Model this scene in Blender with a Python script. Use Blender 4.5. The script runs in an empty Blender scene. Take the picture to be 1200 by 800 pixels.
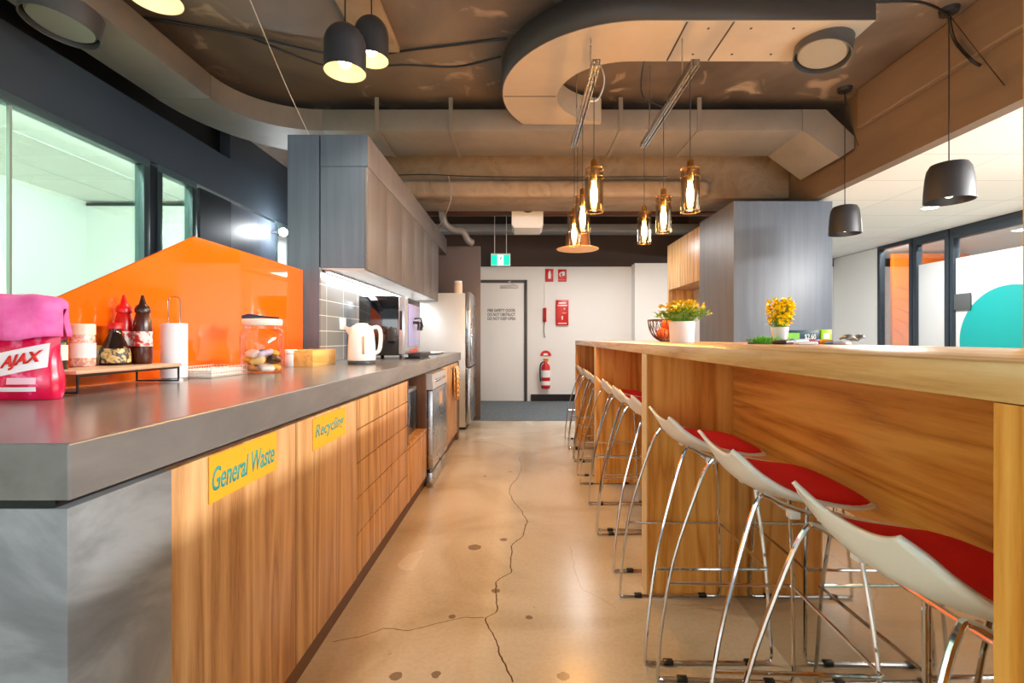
import bpy, bmesh, math, random
from mathutils import Vector, Matrix
random.seed(7)
C = bpy.context.scene.collection
PI = math.pi
def lin(c):
    c = c/255.0
    return c/12.92 if c <= .04045 else ((c+.055)/1.055)**2.4
def rgb(r, g, b): return (lin(r), lin(g), lin(b), 1)

# ------------------------------------------------------------------ camera, world, lights, exposure
F = 570.0; CX = 611.0; CY = 396.0; EYE = 1.08
cd = bpy.data.cameras.new('camera'); cam = bpy.data.objects.new('camera', cd); C.objects.link(cam)
cam.location = (0, 0, EYE); cam.rotation_euler = (PI/2, 0, 0)
cd.sensor_width = 36; cd.lens = F/1200*36; cd.shift_x = -11/1200; cd.shift_y = -4/1200
cd.clip_start = .02; cd.clip_end = 100
bpy.context.scene.camera = cam
vs = bpy.context.scene.view_settings
vs.view_transform = 'Standard'; vs.look = 'None'; vs.gamma = 1; vs.use_curve_mapping = False
vs.exposure = 0.72
w = bpy.data.worlds.new('world'); bpy.context.scene.world = w; w.use_nodes = True
w.node_tree.nodes['Background'].inputs[0].default_value = (.90, .96, 1.0, 1)
w.node_tree.nodes['Background'].inputs[1].default_value = .28

def area(name, loc, rot, sx, sy, power, col):
    l = bpy.data.lights.new(name, 'AREA'); l.shape = 'RECTANGLE'; l.size = sx; l.size_y = sy
    l.energy = power; l.color = col
    o = bpy.data.objects.new(name, l); C.objects.link(o); o.location = loc; o.rotation_euler = rot
    return o
def point(name, loc, power, col, r=.03):
    l = bpy.data.lights.new(name, 'POINT'); l.energy = power; l.color = col; l.shadow_soft_size = r
    o = bpy.data.objects.new(name, l); C.objects.link(o); o.location = loc
    return o
DAY = (.90, .96, 1.0); WARM = (1.0, .46, .10); NEU = (1.0, .985, .96)
# office ceiling lights over the right wing, the room behind the glazing on the left, added fills behind the viewpoint and under the white ceiling
area('office_light', (4.6, .7, 2.32), (0, .95, 0), .22, 4.4, 235, NEU)
area('office_light', (4.26, 5.6, 2.42), (0, 0, 0), .6, 1.0, 45, NEU)
area('meeting_room_light', (-3.14, 1.9, 2.60), (0, .75, 0), .26, 6.6, 235, (.94, 1.0, .95))
area('window_daylight', (.2, -2.6, 1.2), (PI/2, 0, 0), 5.0, 1.5, 55, DAY)  # soft fill added behind the camera, no window known there
area('office_bounce', (4.2, .8, .75), (PI, 0, 0), 1.6, 4.2, 30, DAY)  # upward fill added to brighten the white ceiling, no real source
area('corridor_light', (1.1, 6.6, 2.45), (0, 0, 0), .8, .8, 30, NEU)
area('office_room_light', (5.45, 5.6, 2.42), (0, -.6, 0), .14, 4.0, 105, NEU)

# ------------------------------------------------------------------ helpers
def Px(x, y, d): return Vector(((x-CX)*d/F, d, EYE-(y-CY)*d/F))

class MB:
    def __init__(s): s.bm = bmesh.new()
    def box(s, x0, x1, y0, y1, z0, z1, bev=0, seg=2, M=None):
        r = bmesh.ops.create_cube(s.bm, size=1)
        vs_ = r['verts']
        for v in vs_:
            v.co = Vector(((x0+x1)/2+v.co.x*(x1-x0), (y0+y1)/2+v.co.y*(y1-y0), (z0+z1)/2+v.co.z*(z1-z0)))
        if bev:
            es = list({e for v in vs_ for e in v.link_edges})
            rr = bmesh.ops.bevel(s.bm, geom=es, offset=bev, segments=seg, affect='EDGES', profile=.5)
            vs_ = list({v for f in rr['faces'] for v in f.verts} | {v for v in vs_ if v.is_valid})
        if M is not None:
            for v in vs_: v.co = M @ v.co
        return s
    def prism(s, pts, vec):
        """pts: closed loop of 3D points, extruded along vec"""
        vec = Vector(vec)
        a = [s.bm.verts.new(Vector(p)) for p in pts]; b = [s.bm.verts.new(Vector(p)+vec) for p in pts]
        n = len(pts)
        fs = [s.bm.faces.new(a), s.bm.faces.new(list(reversed(b)))]
        for i in range(n): fs.append(s.bm.faces.new((a[i], b[i], b[(i+1) % n], a[(i+1) % n])))
        bmesh.ops.recalc_face_normals(s.bm, faces=fs)
        return s
    def tube(s, path, r, n=8, closed=False, cap=True):
        P = [Vector(p) for p in path]; m = len(P)
        rings = []; prev = None
        for i in range(m):
            if closed: t = (P[(i+1) % m]-P[i-1]).normalized()
            elif i == 0: t = (P[1]-P[0]).normalized()
            elif i == m-1: t = (P[-1]-P[-2]).normalized()
            else: t = ((P[i+1]-P[i]).normalized()+(P[i]-P[i-1]).normalized()).normalized()
            if prev is None:
                up = Vector((0, 0, 1)) if abs(t.z) < .9 else Vector((1, 0, 0))
                a = t.cross(up).normalized()
            else:
                a = (prev-t*prev.dot(t)).normalized()
            prev = a; b = t.cross(a)
            rr = r[i] if isinstance(r, (list, tuple)) else r
            rings.append([s.bm.verts.new(P[i]+(a*math.cos(2*PI*k/n)+b*math.sin(2*PI*k/n))*rr) for k in range(n)])
        fs = []
        for i in range(m if closed else m-1):
            A = rings[i]; B = rings[(i+1) % m]
            for k in range(n): fs.append(s.bm.faces.new((A[k], A[(k+1) % n], B[(k+1) % n], B[k])))
        if cap and not closed:
            fs.append(s.bm.faces.new(list(reversed(rings[0])))); fs.append(s.bm.faces.new(rings[-1]))
        bmesh.ops.recalc_face_normals(s.bm, faces=fs)
        return s
    def lathe(s, prof, c, n=32, M=None):
        """prof: (radius, z) bottom to top, around c"""
        c = Vector(c); rings = []
        for r, z in prof:
            if r < 1e-5: rings.append([s.bm.verts.new(Vector((0, 0, z)))])
            else: rings.append([s.bm.verts.new(Vector((r*math.cos(2*PI*k/n), r*math.sin(2*PI*k/n), z))) for k in range(n)])
        fs = []
        for A, B in zip(rings, rings[1:]):
            for k in range(n):
                k2 = (k+1) % n
                if len(A) == 1 and len(B) == 1: continue
                if len(A) == 1: fs.append(s.bm.faces.new((A[0], B[k2], B[k])))
                elif len(B) == 1: fs.append(s.bm.faces.new((A[k], A[k2], B[0])))
                else: fs.append(s.bm.faces.new((A[k], A[k2], B[k2], B[k])))
        bmesh.ops.recalc_face_normals(s.bm, faces=fs)
        for R in rings:
            for v in R: v.co = (M @ v.co if M is not None else v.co)+c
        return s
    def ball(s, c, r, sx=1, sy=1, sz=1, seg=16, rings=10):
        rr = bmesh.ops.create_uvsphere(s.bm, u_segments=seg, v_segments=rings, radius=r)
        for v in rr['verts']: v.co = Vector((v.co.x*sx, v.co.y*sy, v.co.z*sz))+Vector(c)
        return s
    def quad(s, a, b, c, d):
        s.bm.faces.new([s.bm.verts.new(Vector(p)) for p in (a, b, c, d)]); return s
    def grid(s, rows):
        V = [[s.bm.verts.new(Vector(p)) for p in r] for r in rows]
        for A, B in zip(V, V[1:]):
            for i in range(len(A)-1): s.bm.faces.new((A[i], A[i+1], B[i+1], B[i]))
        return s
    def build(s, name, mat, parent=None, smooth=True, angle=40, local=False):
        me = bpy.data.meshes.new(name); s.bm.to_mesh(me); s.bm.free()
        me.materials.append(mat)
        if smooth:
            me.shade_smooth()
            me.set_sharp_from_angle(angle=math.radians(angle))
        o = bpy.data.objects.new(name, me); C.objects.link(o)
        if parent is not None:
            o.parent = parent
            if not local: o.matrix_parent_inverse = world_of(parent).inverted()
        return o
def world_of(o):
    m = Matrix.LocRotScale(o.location, o.rotation_euler, o.scale)
    return world_of(o.parent) @ o.matrix_parent_inverse @ m if o.parent else m
def tag(o, label, cat, group=None):
    o['label'] = label; o['category'] = cat
    if group: o['group'] = group
    return o
def thing(name, loc, label, cat, group=None, rz=0):
    o = bpy.data.objects.new(name, None); C.objects.link(o); o.empty_display_size = .05
    o.location = loc; o.rotation_euler = (0, 0, rz)
    return tag(o, label, cat, group)
def struct(o): o['kind'] = 'structure'; return o
def dup(root, loc, label, rz=None, group=None):
    def cp(o, par):
        c = o.copy(); C.objects.link(c)
        if par is not None: c.parent = par
        for ch in list(o.children): cp(ch, c)
        return c
    r = cp(root, None); r.location = loc; r['label'] = label
    if rz is not None: r.rotation_euler = (0, 0, rz)
    if group: r['group'] = group
    return r
def arc(c, r, a0, a1, n, ax=(1, 0, 0), ay=(0, 0, 1)):
    c = Vector(c); ax = Vector(ax); ay = Vector(ay)
    return [c+ax*r*math.cos(a0+(a1-a0)*i/n)+ay*r*math.sin(a0+(a1-a0)*i/n) for i in range(n+1)]
def smooth_path(pts, k=6):
    P = [Vector(p) for p in pts]; out = []
    for i in range(len(P)-1):
        p0 = P[max(i-1, 0)]; p1 = P[i]; p2 = P[i+1]; p3 = P[min(i+2, len(P)-1)]
        for j in range(k):
            t = j/k
            out.append(.5*((2*p1)+(p2-p0)*t+(2*p0-5*p1+4*p2-p3)*t*t+(3*p1-p0-3*p2+p3)*t**3))
    out.append(P[-1]); return out
def text_mesh(name, s, mat, parent, origin, right, up, width, height, shear=0.0, bold=0.0, thick=.0008, local=False, align='fit'):
    """lettering fitted into width x height, origin = lower left corner of its box"""
    cu = bpy.data.curves.new(name, 'FONT'); cu.body = s; cu.shear = shear; cu.align_x = 'CENTER'; cu.resolution_u = 4; cu.offset = bold
    to = bpy.data.objects.new(name, cu); C.objects.link(to)
    dg = bpy.context.evaluated_depsgraph_get(); dg.update()
    me = bpy.data.meshes.new_from_object(to.evaluated_get(dg))
    C.objects.unlink(to); bpy.data.objects.remove(to)
    xs = [v.co.x for v in me.vertices]; ys = [v.co.y for v in me.vertices]
    x0, x1, y0, y1 = min(xs), max(xs), min(ys), max(ys)
    R = Vector(right).normalized(); U = Vector(up).normalized(); N = R.cross(U)
    bm = bmesh.new(); bm.from_mesh(me); bpy.data.meshes.remove(me)
    ge = bmesh.ops.extrude_face_region(bm, geom=list(bm.faces))
    top = {e for e in ge['geom'] if isinstance(e, bmesh.types.BMVert)}
    for v in bm.verts:
        x = (v.co.x-x0)/(x1-x0)*width; y = (v.co.y-y0)/(y1-y0)*height
        v.co = Vector(origin)+R*x+U*y+N*(thick if v in top else 0)
    bmesh.ops.recalc_face_normals(bm, faces=list(bm.faces))
    m = MB(); m.bm.free(); m.bm = bm
    return m.build(name, mat, parent, smooth=False, local=local)

# ------------------------------------------------------------------ materials
def newmat(name):
    m = bpy.data.materials.new(name); m.use_nodes = True
    nt = m.node_tree; return m, nt, nt.nodes['Principled BSDF']
def plain(name, col, rough=.5, metal=0, spec=.5, coat=0, em=None, es=0, trans=0):
    m, nt, b = newmat(name)
    b.inputs['Base Color'].default_value = col; b.inputs['Roughness'].default_value = rough
    b.inputs['Metallic'].default_value = metal; b.inputs['Specular IOR Level'].default_value = spec
    b.inputs['Coat Weight'].default_value = coat; b.inputs['Coat Roughness'].default_value = .05
    if em: b.inputs['Emission Color'].default_value = em; b.inputs['Emission Strength'].default_value = es
    # slight surface variation so that nothing is perfectly uniform
    tc = nt.nodes.new('ShaderNodeTexCoord'); n = nt.nodes.new('ShaderNodeTexNoise'); n.inputs['Scale'].default_value = 9
    nt.links.new(tc.outputs['Object'], n.inputs['Vector'])
    mr = nt.nodes.new('ShaderNodeMapRange'); mr.inputs['To Min'].default_value = max(rough-.04, 0); mr.inputs['To Max'].default_value = min(rough+.04, 1)
    nt.links.new(n.outputs['Fac'], mr.inputs['Value']); nt.links.new(mr.outputs['Result'], b.inputs['Roughness'])
    return m
def ramp(nt, fac, stops):
    r = nt.nodes.new('ShaderNodeValToRGB'); e = r.color_ramp.elements
    e[0].position, e[0].color = stops[0]; e[1].position, e[1].color = stops[-1]
    for p, c in stops[1:-1]:
        q = e.new(p); q.color = c
    nt.links.new(fac, r.inputs['Fac']); return r
def mapping(nt, scale=(1, 1, 1), coord='Object', loc=(0, 0, 0)):
    tc = nt.nodes.new('ShaderNodeTexCoord'); mp = nt.nodes.new('ShaderNodeMapping')
    mp.inputs['Scale'].default_value = scale; mp.inputs['Location'].default_value = loc
    nt.links.new(tc.outputs[coord], mp.inputs['Vector']); return mp
def wood(name, dark, mid, light, axis=2, rough=.35, k=1.0, loc=(0, 0, 0), ring=5.0):
    """long grain along axis: broad cathedral bands plus fine pores"""
    m, nt, b = newmat(name)
    sc = [9*k, 9*k, 9*k]; sc[axis] = .55*k
    mp = mapping(nt, tuple(sc), loc=loc)
    n1 = nt.nodes.new('ShaderNodeTexNoise'); n1.inputs['Scale'].default_value = .55; n1.inputs['Detail'].default_value = 2.5
    n1.inputs['Distortion'].default_value = .4
    nt.links.new(mp.outputs[0], n1.inputs['Vector'])
    mu = nt.nodes.new('ShaderNodeMath'); mu.operation = 'MULTIPLY'; mu.inputs[1].default_value = ring*2.2
    nt.links.new(n1.outputs['Fac'], mu.inputs[0])
    fr = nt.nodes.new('ShaderNodeMath'); fr.operation = 'PINGPONG'; fr.inputs[1].default_value = 1.0
    nt.links.new(mu.outputs[0], fr.inputs[0])
    n2 = nt.nodes.new('ShaderNodeTexNoise'); n2.inputs['Scale'].default_value = 11; n2.inputs['Detail'].default_value = 6; n2.inputs['Roughness'].default_value = .7
    nt.links.new(mp.outputs[0], n2.inputs['Vector'])
    mx = nt.nodes.new('ShaderNodeMix'); mx.inputs[0].default_value = .55
    nt.links.new(fr.outputs[0], mx.inputs[2]); nt.links.new(n2.outputs['Fac'], mx.inputs[3])
    r = ramp(nt, mx.outputs[0], [(.16, dark), (.42, mid), (.72, light)])
    nt.links.new(r.outputs[0], b.inputs['Base Color'])
    b.inputs['Roughness'].default_value = rough
    bp = nt.nodes.new('ShaderNodeBump'); bp.inputs['Strength'].default_value = .06; bp.inputs['Distance'].default_value = .002
    nt.links.new(n2.outputs['Fac'], bp.inputs['Height']); nt.links.new(bp.outputs[0], b.inputs['Normal'])
    return m
def mottled(name, stops, scale=3, detail=5, rough=.6, dist=.3, sc=(1, 1, 1), bump=.0, metal=0):
    m, nt, b = newmat(name)
    mp = mapping(nt, sc)
    n = nt.nodes.new('ShaderNodeTexNoise'); n.inputs['Scale'].default_value = scale; n.inputs['Detail'].default_value = detail
    n.inputs['Distortion'].default_value = dist; n.inputs['Roughness'].default_value = .6
    nt.links.new(mp.outputs[0], n.inputs['Vector'])
    r = ramp(nt, n.outputs['Fac'], stops)
    nt.links.new(r.outputs[0], b.inputs['Base Color'])
    b.inputs['Roughness'].default_value = rough; b.inputs['Metallic'].default_value = metal
    if bump:
        bp = nt.nodes.new('ShaderNodeBump'); bp.inputs['Strength'].default_value = bump; bp.inputs['Distance'].default_value = .01
        nt.links.new(n.outputs['Fac'], bp.inputs['Height']); nt.links.new(bp.outputs[0], b.inputs['Normal'])
    return m
def glass(name, tint, gloss=.08, rough=0.0):
    m, nt, b = newmat(name); nt.nodes.remove(b)
    out = nt.nodes['Material Output']
    t = nt.nodes.new('ShaderNodeBsdfTransparent'); t.inputs[0].default_value = tint
    g = nt.nodes.new('ShaderNodeBsdfGlossy'); g.inputs['Roughness'].default_value = rough
    fr = nt.nodes.new('ShaderNodeFresnel'); fr.inputs['IOR'].default_value = 1.45
    mr = nt.nodes.new('ShaderNodeMapRange'); mr.inputs['From Max'].default_value = 1; mr.inputs['To Min'].default_value = gloss*.3; mr.inputs['To Max'].default_value = .55
    nt.links.new(fr.outputs[0], mr.inputs['Value'])
    mx = nt.nodes.new('ShaderNodeMixShader')
    nt.links.new(mr.outputs[0], mx.inputs[0]); nt.links.new(t.outputs[0], mx.inputs[1]); nt.links.new(g.outputs[0], mx.inputs[2])
    nt.links.new(mx.outputs[0], out.inputs['Surface'])
    return m
def emit(name, col, s):
    m, nt, b = newmat(name)
    b.inputs['Base Color'].default_value = (col[0]*.7, col[1]*.7, col[2]*.7, 1)
    b.inputs['Emission Color'].default_value = col; b.inputs['Emission Strength'].default_value = s
    return m

M_oak = wood('oak_vertical', rgb(146, 98, 54), rgb(192, 144, 92), rgb(214, 172, 120), 2, .38, 1.7)
M_oak_dark = wood('walnut_vertical', rgb(70, 44, 32), rgb(104, 70, 52), rgb(124, 88, 66), 2, .4, 1.0)
M_bar = wood('bar_oak_vertical', rgb(178, 106, 34), rgb(220, 148, 58), rgb(236, 174, 88), 2, .36, 1.9)
M_bar_h = wood('bar_oak_lengthwise', rgb(172, 102, 32), rgb(216, 144, 56), rgb(234, 168, 82), 1, .34, 2.0)
M_bar_top = wood('bar_oak_top', rgb(176, 126, 74), rgb(206, 160, 104), rgb(222, 180, 126), 1, .26, 1.5)
M_bar_edge = plain('bar_light_edge', rgb(222, 190, 140), .45)
M_postwood = wood('post_timber', rgb(140, 90, 44), rgb(176, 122, 66), rgb(194, 142, 84), 2, .5)
M_timber_floor = wood('timber_floor', rgb(84, 54, 28), rgb(128, 86, 46), rgb(150, 104, 60), 1, .3, .7)
M_slab = mottled('counter_laminate', [(.3, rgb(97, 95, 94)), (.55, rgb(116, 114, 112)), (.75, rgb(131, 128, 125))], 2.0, 6, .22, .5, (3, .6, 3))
M_stone = mottled('stone_laminate', [(.25, rgb(92, 96, 99)), (.45, rgb(110, 114, 117)), (.58, rgb(130, 135, 138)), (.75, rgb(118, 121, 124))], 1.1, 8, .4, 2.2, (1.6, 1.6, 3.4))
M_lam = mottled('grey_laminate', [(.3, rgb(94, 90, 90)), (.7, rgb(108, 103, 102))], 3, 3, .46, .2, (8, 8, .4))
M_lam_cool_lit = mottled('blue_grey_laminate', [(.3, rgb(80, 90, 104)), (.7, rgb(92, 102, 116))], 3, 3, .4, .2, (8, 8, .4))  # the grey laminate with cool light painted into its colour
M_white = plain('white_paint', rgb(236, 236, 234), .6)
M_whiteg = plain('white_gloss', rgb(242, 242, 240), .22)
M_ceilw = plain('ceiling_tile_white', rgb(238, 238, 236), .7)
M_dark = plain('dark_bulkhead_paint', rgb(62, 46, 38), .6)
M_navy = plain('navy_charcoal_paint', rgb(60, 70, 80), .5)
M_frame = plain('charcoal_aluminium', rgb(46, 56, 66), .4, .3)
M_steel = plain('brushed_steel', rgb(190, 190, 192), .28, 1)
M_mirror = plain('mirror_steel', rgb(214, 208, 200), .03, 1)
M_chrome = plain('chrome', rgb(222, 224, 228), .08, 1)
M_black = plain('black_plastic', rgb(22, 22, 24), .35)
M_blackg = plain('black_gloss', rgb(10, 11, 16), .06, 0, .8, .6)
M_blackm = plain('black_metal', rgb(30, 30, 32), .4, .5)
M_orange = plain('orange_back_painted_glass', rgb(238, 104, 14), .06, 0, .5, .3)
M_shell = plain('white_shell_plastic', rgb(236, 236, 232), .3)
M_red = mottled('red_felt', [(.3, rgb(214, 8, 8)), (.7, rgb(236, 14, 12))], 240, 2, .9, 0, bump=.15)
M_duct = mottled('galvanised_duct', [(.3, rgb(116, 110, 105)), (.7, rgb(134, 127, 120))], 2.4, 5, .5, .4, (1, 1, 1))
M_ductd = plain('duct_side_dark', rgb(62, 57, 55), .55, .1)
M_conc = mottled('raw_concrete', [(.25, rgb(110, 92, 76)), (.45, rgb(150, 132, 112)), (.62, rgb(132, 112, 92)), (.8, rgb(176, 160, 140))], 2.6, 9, .8, .8, (1, 1, 1), .35)
M_beamp = mottled('painted_beam', [(.3, rgb(102, 84, 68)), (.7, rgb(120, 100, 82))], 1.6, 5, .6, .4, (.5, .5, 2))
M_teal = plain('teal_film', rgb(0, 150, 150), .55)
M_film = plain('frosted_film', rgb(196, 199, 201), .6)
M_yellow = plain('yellow_sticker', rgb(238, 164, 34), .5)
M_tealtxt = plain('teal_lettering', rgb(20, 150, 140), .5)
M_redp = plain('signal_red', rgb(206, 24, 30), .35)
M_redtxt = plain('red_lettering', rgb(220, 30, 20), .45)
M_whitetxt = plain('white_lettering', rgb(245, 245, 245), .5)
M_blacktxt = plain('black_lettering', rgb(30, 30, 32), .5)
M_glassg = glass('green_tinted_glass', (.80, .93, .86, 1))
M_glassc = glass('clear_glass', (.96, .97, .97, 1))
M_glassj = glass('jar_glass', (.97, .97, .97, 1), .1)
M_amber = glass('amber_glass', (1.0, .96, .88, 1), .15)
M_brass = plain('brass', rgb(190, 140, 70), .25, 1)
M_bulb = emit('glowing_bulb', (1.0, .56, .16, 1), 40)
M_lampw = emit('lamp_white', (1.0, .92, .74, 1), 9)
M_led = emit('led_white', (.95, .98, 1, 1), 5)
M_pend = plain('pendant_charcoal', rgb(52, 52, 56), .42, .3)
M_pendin = plain('pendant_inside', rgb(214, 196, 150), .5)
M_terra = plain('fruit_orange', rgb(224, 96, 16), .5)
M_bamboo = wood('bamboo', rgb(196, 142, 66), rgb(222, 172, 92), rgb(232, 188, 112), 1, .4, 2)
M_leafg = plain('leaf_green', rgb(96, 148, 40), .5)
M_leafy = plain('leaf_yellow', rgb(226, 196, 30), .5)
M_flower = plain('flower_yellow', rgb(252, 218, 10), .5)
M_pot = plain('pot_white', rgb(226, 220, 222), .35)
M_pink = mottled('pink_cloth', [(.3, rgb(232, 70, 150)), (.7, rgb(246, 120, 184))], 14, 4, .85, .2, bump=.2)
M_kick = plain('kickboard_brown', rgb(96, 62, 34), .5)
M_cable = plain('cable_black', rgb(14, 13, 13), .5)

# concrete slab ceiling: brown grey with pale patches and dark stains
def slab_mat():
    m, nt, b = newmat('slab_soffit')
    mp = mapping(nt, (1, 1, 1))
    a = nt.nodes.new('ShaderNodeTexNoise'); a.inputs['Scale'].default_value = .9; a.inputs['Detail'].default_value = 7; a.inputs['Distortion'].default_value = .6
    c = nt.nodes.new('ShaderNodeTexNoise'); c.inputs['Scale'].default_value = 3.3; c.inputs['Detail'].default_value = 4; c.inputs['Distortion'].default_value = 1.2
    for n in (a, c): nt.links.new(mp.outputs[0], n.inputs['Vector'])
    r1 = ramp(nt, a.outputs['Fac'], [(.3, rgb(78, 68, 61)), (.5, rgb(108, 96, 87)), (.7, rgb(130, 116, 103))])
    r2 = ramp(nt, c.outputs['Fac'], [(.60, (0, 0, 0, 1)), (.70, (1, 1, 1, 1))])
    mx = nt.nodes.new('ShaderNodeMix'); mx.data_type = 'RGBA'; mx.inputs[7].default_value = rgb(156, 140, 126)
    nt.links.new(r2.outputs[0], mx.inputs[0]); nt.links.new(r1.outputs[0], mx.inputs[6]); nt.links.new(mx.outputs[2], b.inputs['Base Color'])
    b.inputs['Roughness'].default_value = .5
    return m
M_soffit = slab_mat()

# polished concrete floor: cloudy tan, cracks that follow given courses, pits
def floor_mat():
    m, nt, b = newmat('polished_concrete')
    N = nt.nodes.new; L = nt.links.new
    tc = N('ShaderNodeTexCoord'); sep = N('ShaderNodeSeparateXYZ'); L(tc.outputs['Object'], sep.inputs[0])
    a = N('ShaderNodeTexNoise'); a.inputs['Scale'].default_value = 1.3; a.inputs['Detail'].default_value = 6; a.inputs['Distortion'].default_value = .8
    L(tc.outputs['Object'], a.inputs['Vector'])
    f = N('ShaderNodeTexNoise'); f.inputs['Scale'].default_value = 60; f.inputs['Detail'].default_value = 3; L(tc.outputs['Object'], f.inputs['Vector'])
    r = ramp(nt, a.outputs['Fac'], [(.28, rgb(172, 152, 122)), (.5, rgb(200, 184, 158)), (.72, rgb(218, 208, 190))])
    jag = N('ShaderNodeTexNoise'); jag.inputs['Scale'].default_value = 7; jag.inputs['Detail'].default_value = 6; L(tc.outputs['Object'], jag.inputs['Vector'])
    def math_(op, p, q=None, v=None):
        n = N('ShaderNodeMath'); n.operation = op
        if isinstance(p, float): n.inputs[0].default_value = p
        else: L(p, n.inputs[0])
        if q is not None:
            if isinstance(q, (float, int)): n.inputs[1].default_value = q
            else: L(q, n.inputs[1])
        return n.outputs[0]
    def crack(u, v, v0, v1, pts, width, jagv):
        """thin line u = curve(v), v in [v0, v1], pts list of (v, u)"""
        fc = N('ShaderNodeFloatCurve'); cv = fc.mapping.curves[0]
        us = [p[1] for p in pts]; lo, hi = min(us)-.01, max(us)+.01
        pp = [((p[0]-v0)/(v1-v0), (p[1]-lo)/(hi-lo)) for p in pts]
        cv.points[0].location = pp[0]; cv.points[1].location = pp[-1]
        for p in pp[1:-1]: cv.points.new(*p)
        for p in cv.points: p.handle_type = 'VECTOR'
        fc.mapping.update()
        nv = N('ShaderNodeMapRange'); nv.inputs['From Min'].default_value = v0; nv.inputs['From Max'].default_value = v1; L(v, nv.inputs['Value'])
        L(nv.outputs[0], fc.inputs['Value'])
        tu = math_('MULTIPLY_ADD', fc.outputs[0], hi-lo); tu.node.inputs[2].default_value = lo
        jg = math_('MULTIPLY_ADD', jag.outputs['Fac'], jagv); jg.node.inputs[2].default_value = -jagv*.5
        d = math_('ABSOLUTE', math_('SUBTRACT', math_('SUBTRACT', u, tu), jg))
        near = math_('LESS_THAN', d, width)
        inr = math_('MULTIPLY', math_('GREATER_THAN', v, v0), math_('LESS_THAN', v, v1))
        return math_('MULTIPLY', near, inr)
    def fl(x, y):
        d = F*EYE/(y-CY); return ((x-CX)*d/F, d)
    main = sorted([(fl(x, y)[1], fl(x, y)[0]) for x, y in ((600, 799), (592, 778), (577, 740), (567, 724), (580, 717), (583, 700), (581, 682), (597, 670), (600, 655), (600, 640), (612, 628), (618, 612), (612, 600), (600, 585), (597, 570), (605, 562), (611, 550), (609, 535))])
    br = sorted([(fl(x, y)[0], fl(x, y)[1]) for x, y in ((390, 752), (420, 747), (448, 737), (478, 738), (510, 730), (545, 724), (567, 724))])
    br2 = sorted([(fl(x, y)[1], fl(x, y)[0]) for x, y in ((668, 640), (674, 665), (682, 690), (700, 700), (722, 712))])
    c1 = crack(sep.outputs[0], sep.outputs[1], main[0][0], main[-1][0], main, .0028, .05)
    c2 = crack(sep.outputs[1], sep.outputs[0], br[0][0], br[-1][0], br, .0018, .04)
    c3 = crack(sep.outputs[0], sep.outputs[1], br2[0][0], br2[-1][0], br2, .0015, .05)
    cr = math_('MAXIMUM', c1, math_('MAXIMUM', c2, math_('MULTIPLY', c3, .5)))
    pit = N('ShaderNodeTexNoise'); pit.inputs['Scale'].default_value = 8; pit.inputs['Detail'].default_value = 2; L(tc.outputs['Object'], pit.inputs['Vector'])
    pr = ramp(nt, pit.outputs['Fac'], [(.735, (0, 0, 0, 1)), (.765, (1, 1, 1, 1))])
    pits = pr.outputs[0]
    for x, y, rr in ((464, 792, .020), (511, 790, .016), (660, 792, .02), (620, 723, .014), (530, 722, .014), (556, 641, .034), (590, 632, .02), (581, 692, .018)):
        px, py = fl(x, y)
        dx = math_('SUBTRACT', sep.outputs[0], px); dy = math_('SUBTRACT', sep.outputs[1], py)
        q = math_('SQRT', math_('ADD', math_('MULTIPLY', dx, dx), math_('MULTIPLY', dy, dy)))
        q = math_('ADD', q, math_('MULTIPLY', f.outputs['Fac'], .012))
        pits = math_('MAXIMUM', pits, math_('LESS_THAN', q, rr+.006))
    mk = math_('MAXIMUM', cr, math_('MULTIPLY', pits, .75))
    mx = N('ShaderNodeMix'); mx.data_type = 'RGBA'; L(mk, mx.inputs[0]); L(r.outputs[0], mx.inputs[6]); mx.inputs[7].default_value = rgb(104, 74, 44)
    ms = N('ShaderNodeMix'); ms.data_type = 'RGBA'; ms.blend_type = 'MULTIPLY'; ms.inputs[0].default_value = .25
    rf = ramp(nt, f.outputs['Fac'], [(.35, (.72, .70, .66, 1)), (.6, (1, 1, 1, 1))])
    L(mx.outputs[2], ms.inputs[6]); L(rf.outputs[0], ms.inputs[7]); L(ms.outputs[2], b.inputs['Base Color'])
    rr = N('ShaderNodeMapRange'); L(a.outputs['Fac'], rr.inputs['Value']); rr.inputs['To Min'].default_value = .14; rr.inputs['To Max'].default_value = .34
    L(rr.outputs[0], b.inputs['Roughness']); b.inputs['Specular IOR Level'].default_value = .6
    return m
M_floor = floor_mat()
M_carpet = mottled('blue_grey_carpet', [(.3, rgb(70, 80, 88)), (.5, rgb(104, 114, 120)), (.7, rgb(134, 142, 146))], 20, 5, .95, .4, (1, 5, 1), .3)
def tile_mat():
    m, nt, b = newmat('grey_wall_tile')
    tc = nt.nodes.new('ShaderNodeTexCoord'); sp = nt.nodes.new('ShaderNodeSeparateXYZ'); cb = nt.nodes.new('ShaderNodeCombineXYZ')
    nt.links.new(tc.outputs['Object'], sp.inputs[0]); nt.links.new(sp.outputs[1], cb.inputs[0]); nt.links.new(sp.outputs[2], cb.inputs[1])
    mp = nt.nodes.new('ShaderNodeMapping'); mp.inputs['Location'].default_value = (.10, -.926, 0); nt.links.new(cb.outputs[0], mp.inputs[0])
    br = nt.nodes.new('ShaderNodeTexBrick'); br.offset = 0; br.inputs['Scale'].default_value = 1
    br.inputs['Brick Width'].default_value = .3; br.inputs['Row Height'].default_value = .1; br.inputs['Mortar Size'].default_value = .0025
    br.inputs['Color1'].default_value = rgb(122, 126, 126); br.inputs['Color2'].default_value = rgb(132, 136, 136); br.inputs['Mortar'].default_value = rgb(206, 206, 204)
    nt.links.new(mp.outputs[0], br.inputs['Vector']); nt.links.new(br.outputs['Color'], b.inputs['Base Color'])
    b.inputs['Roughness'].default_value = .15
    return m
M_tile = tile_mat()
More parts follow.
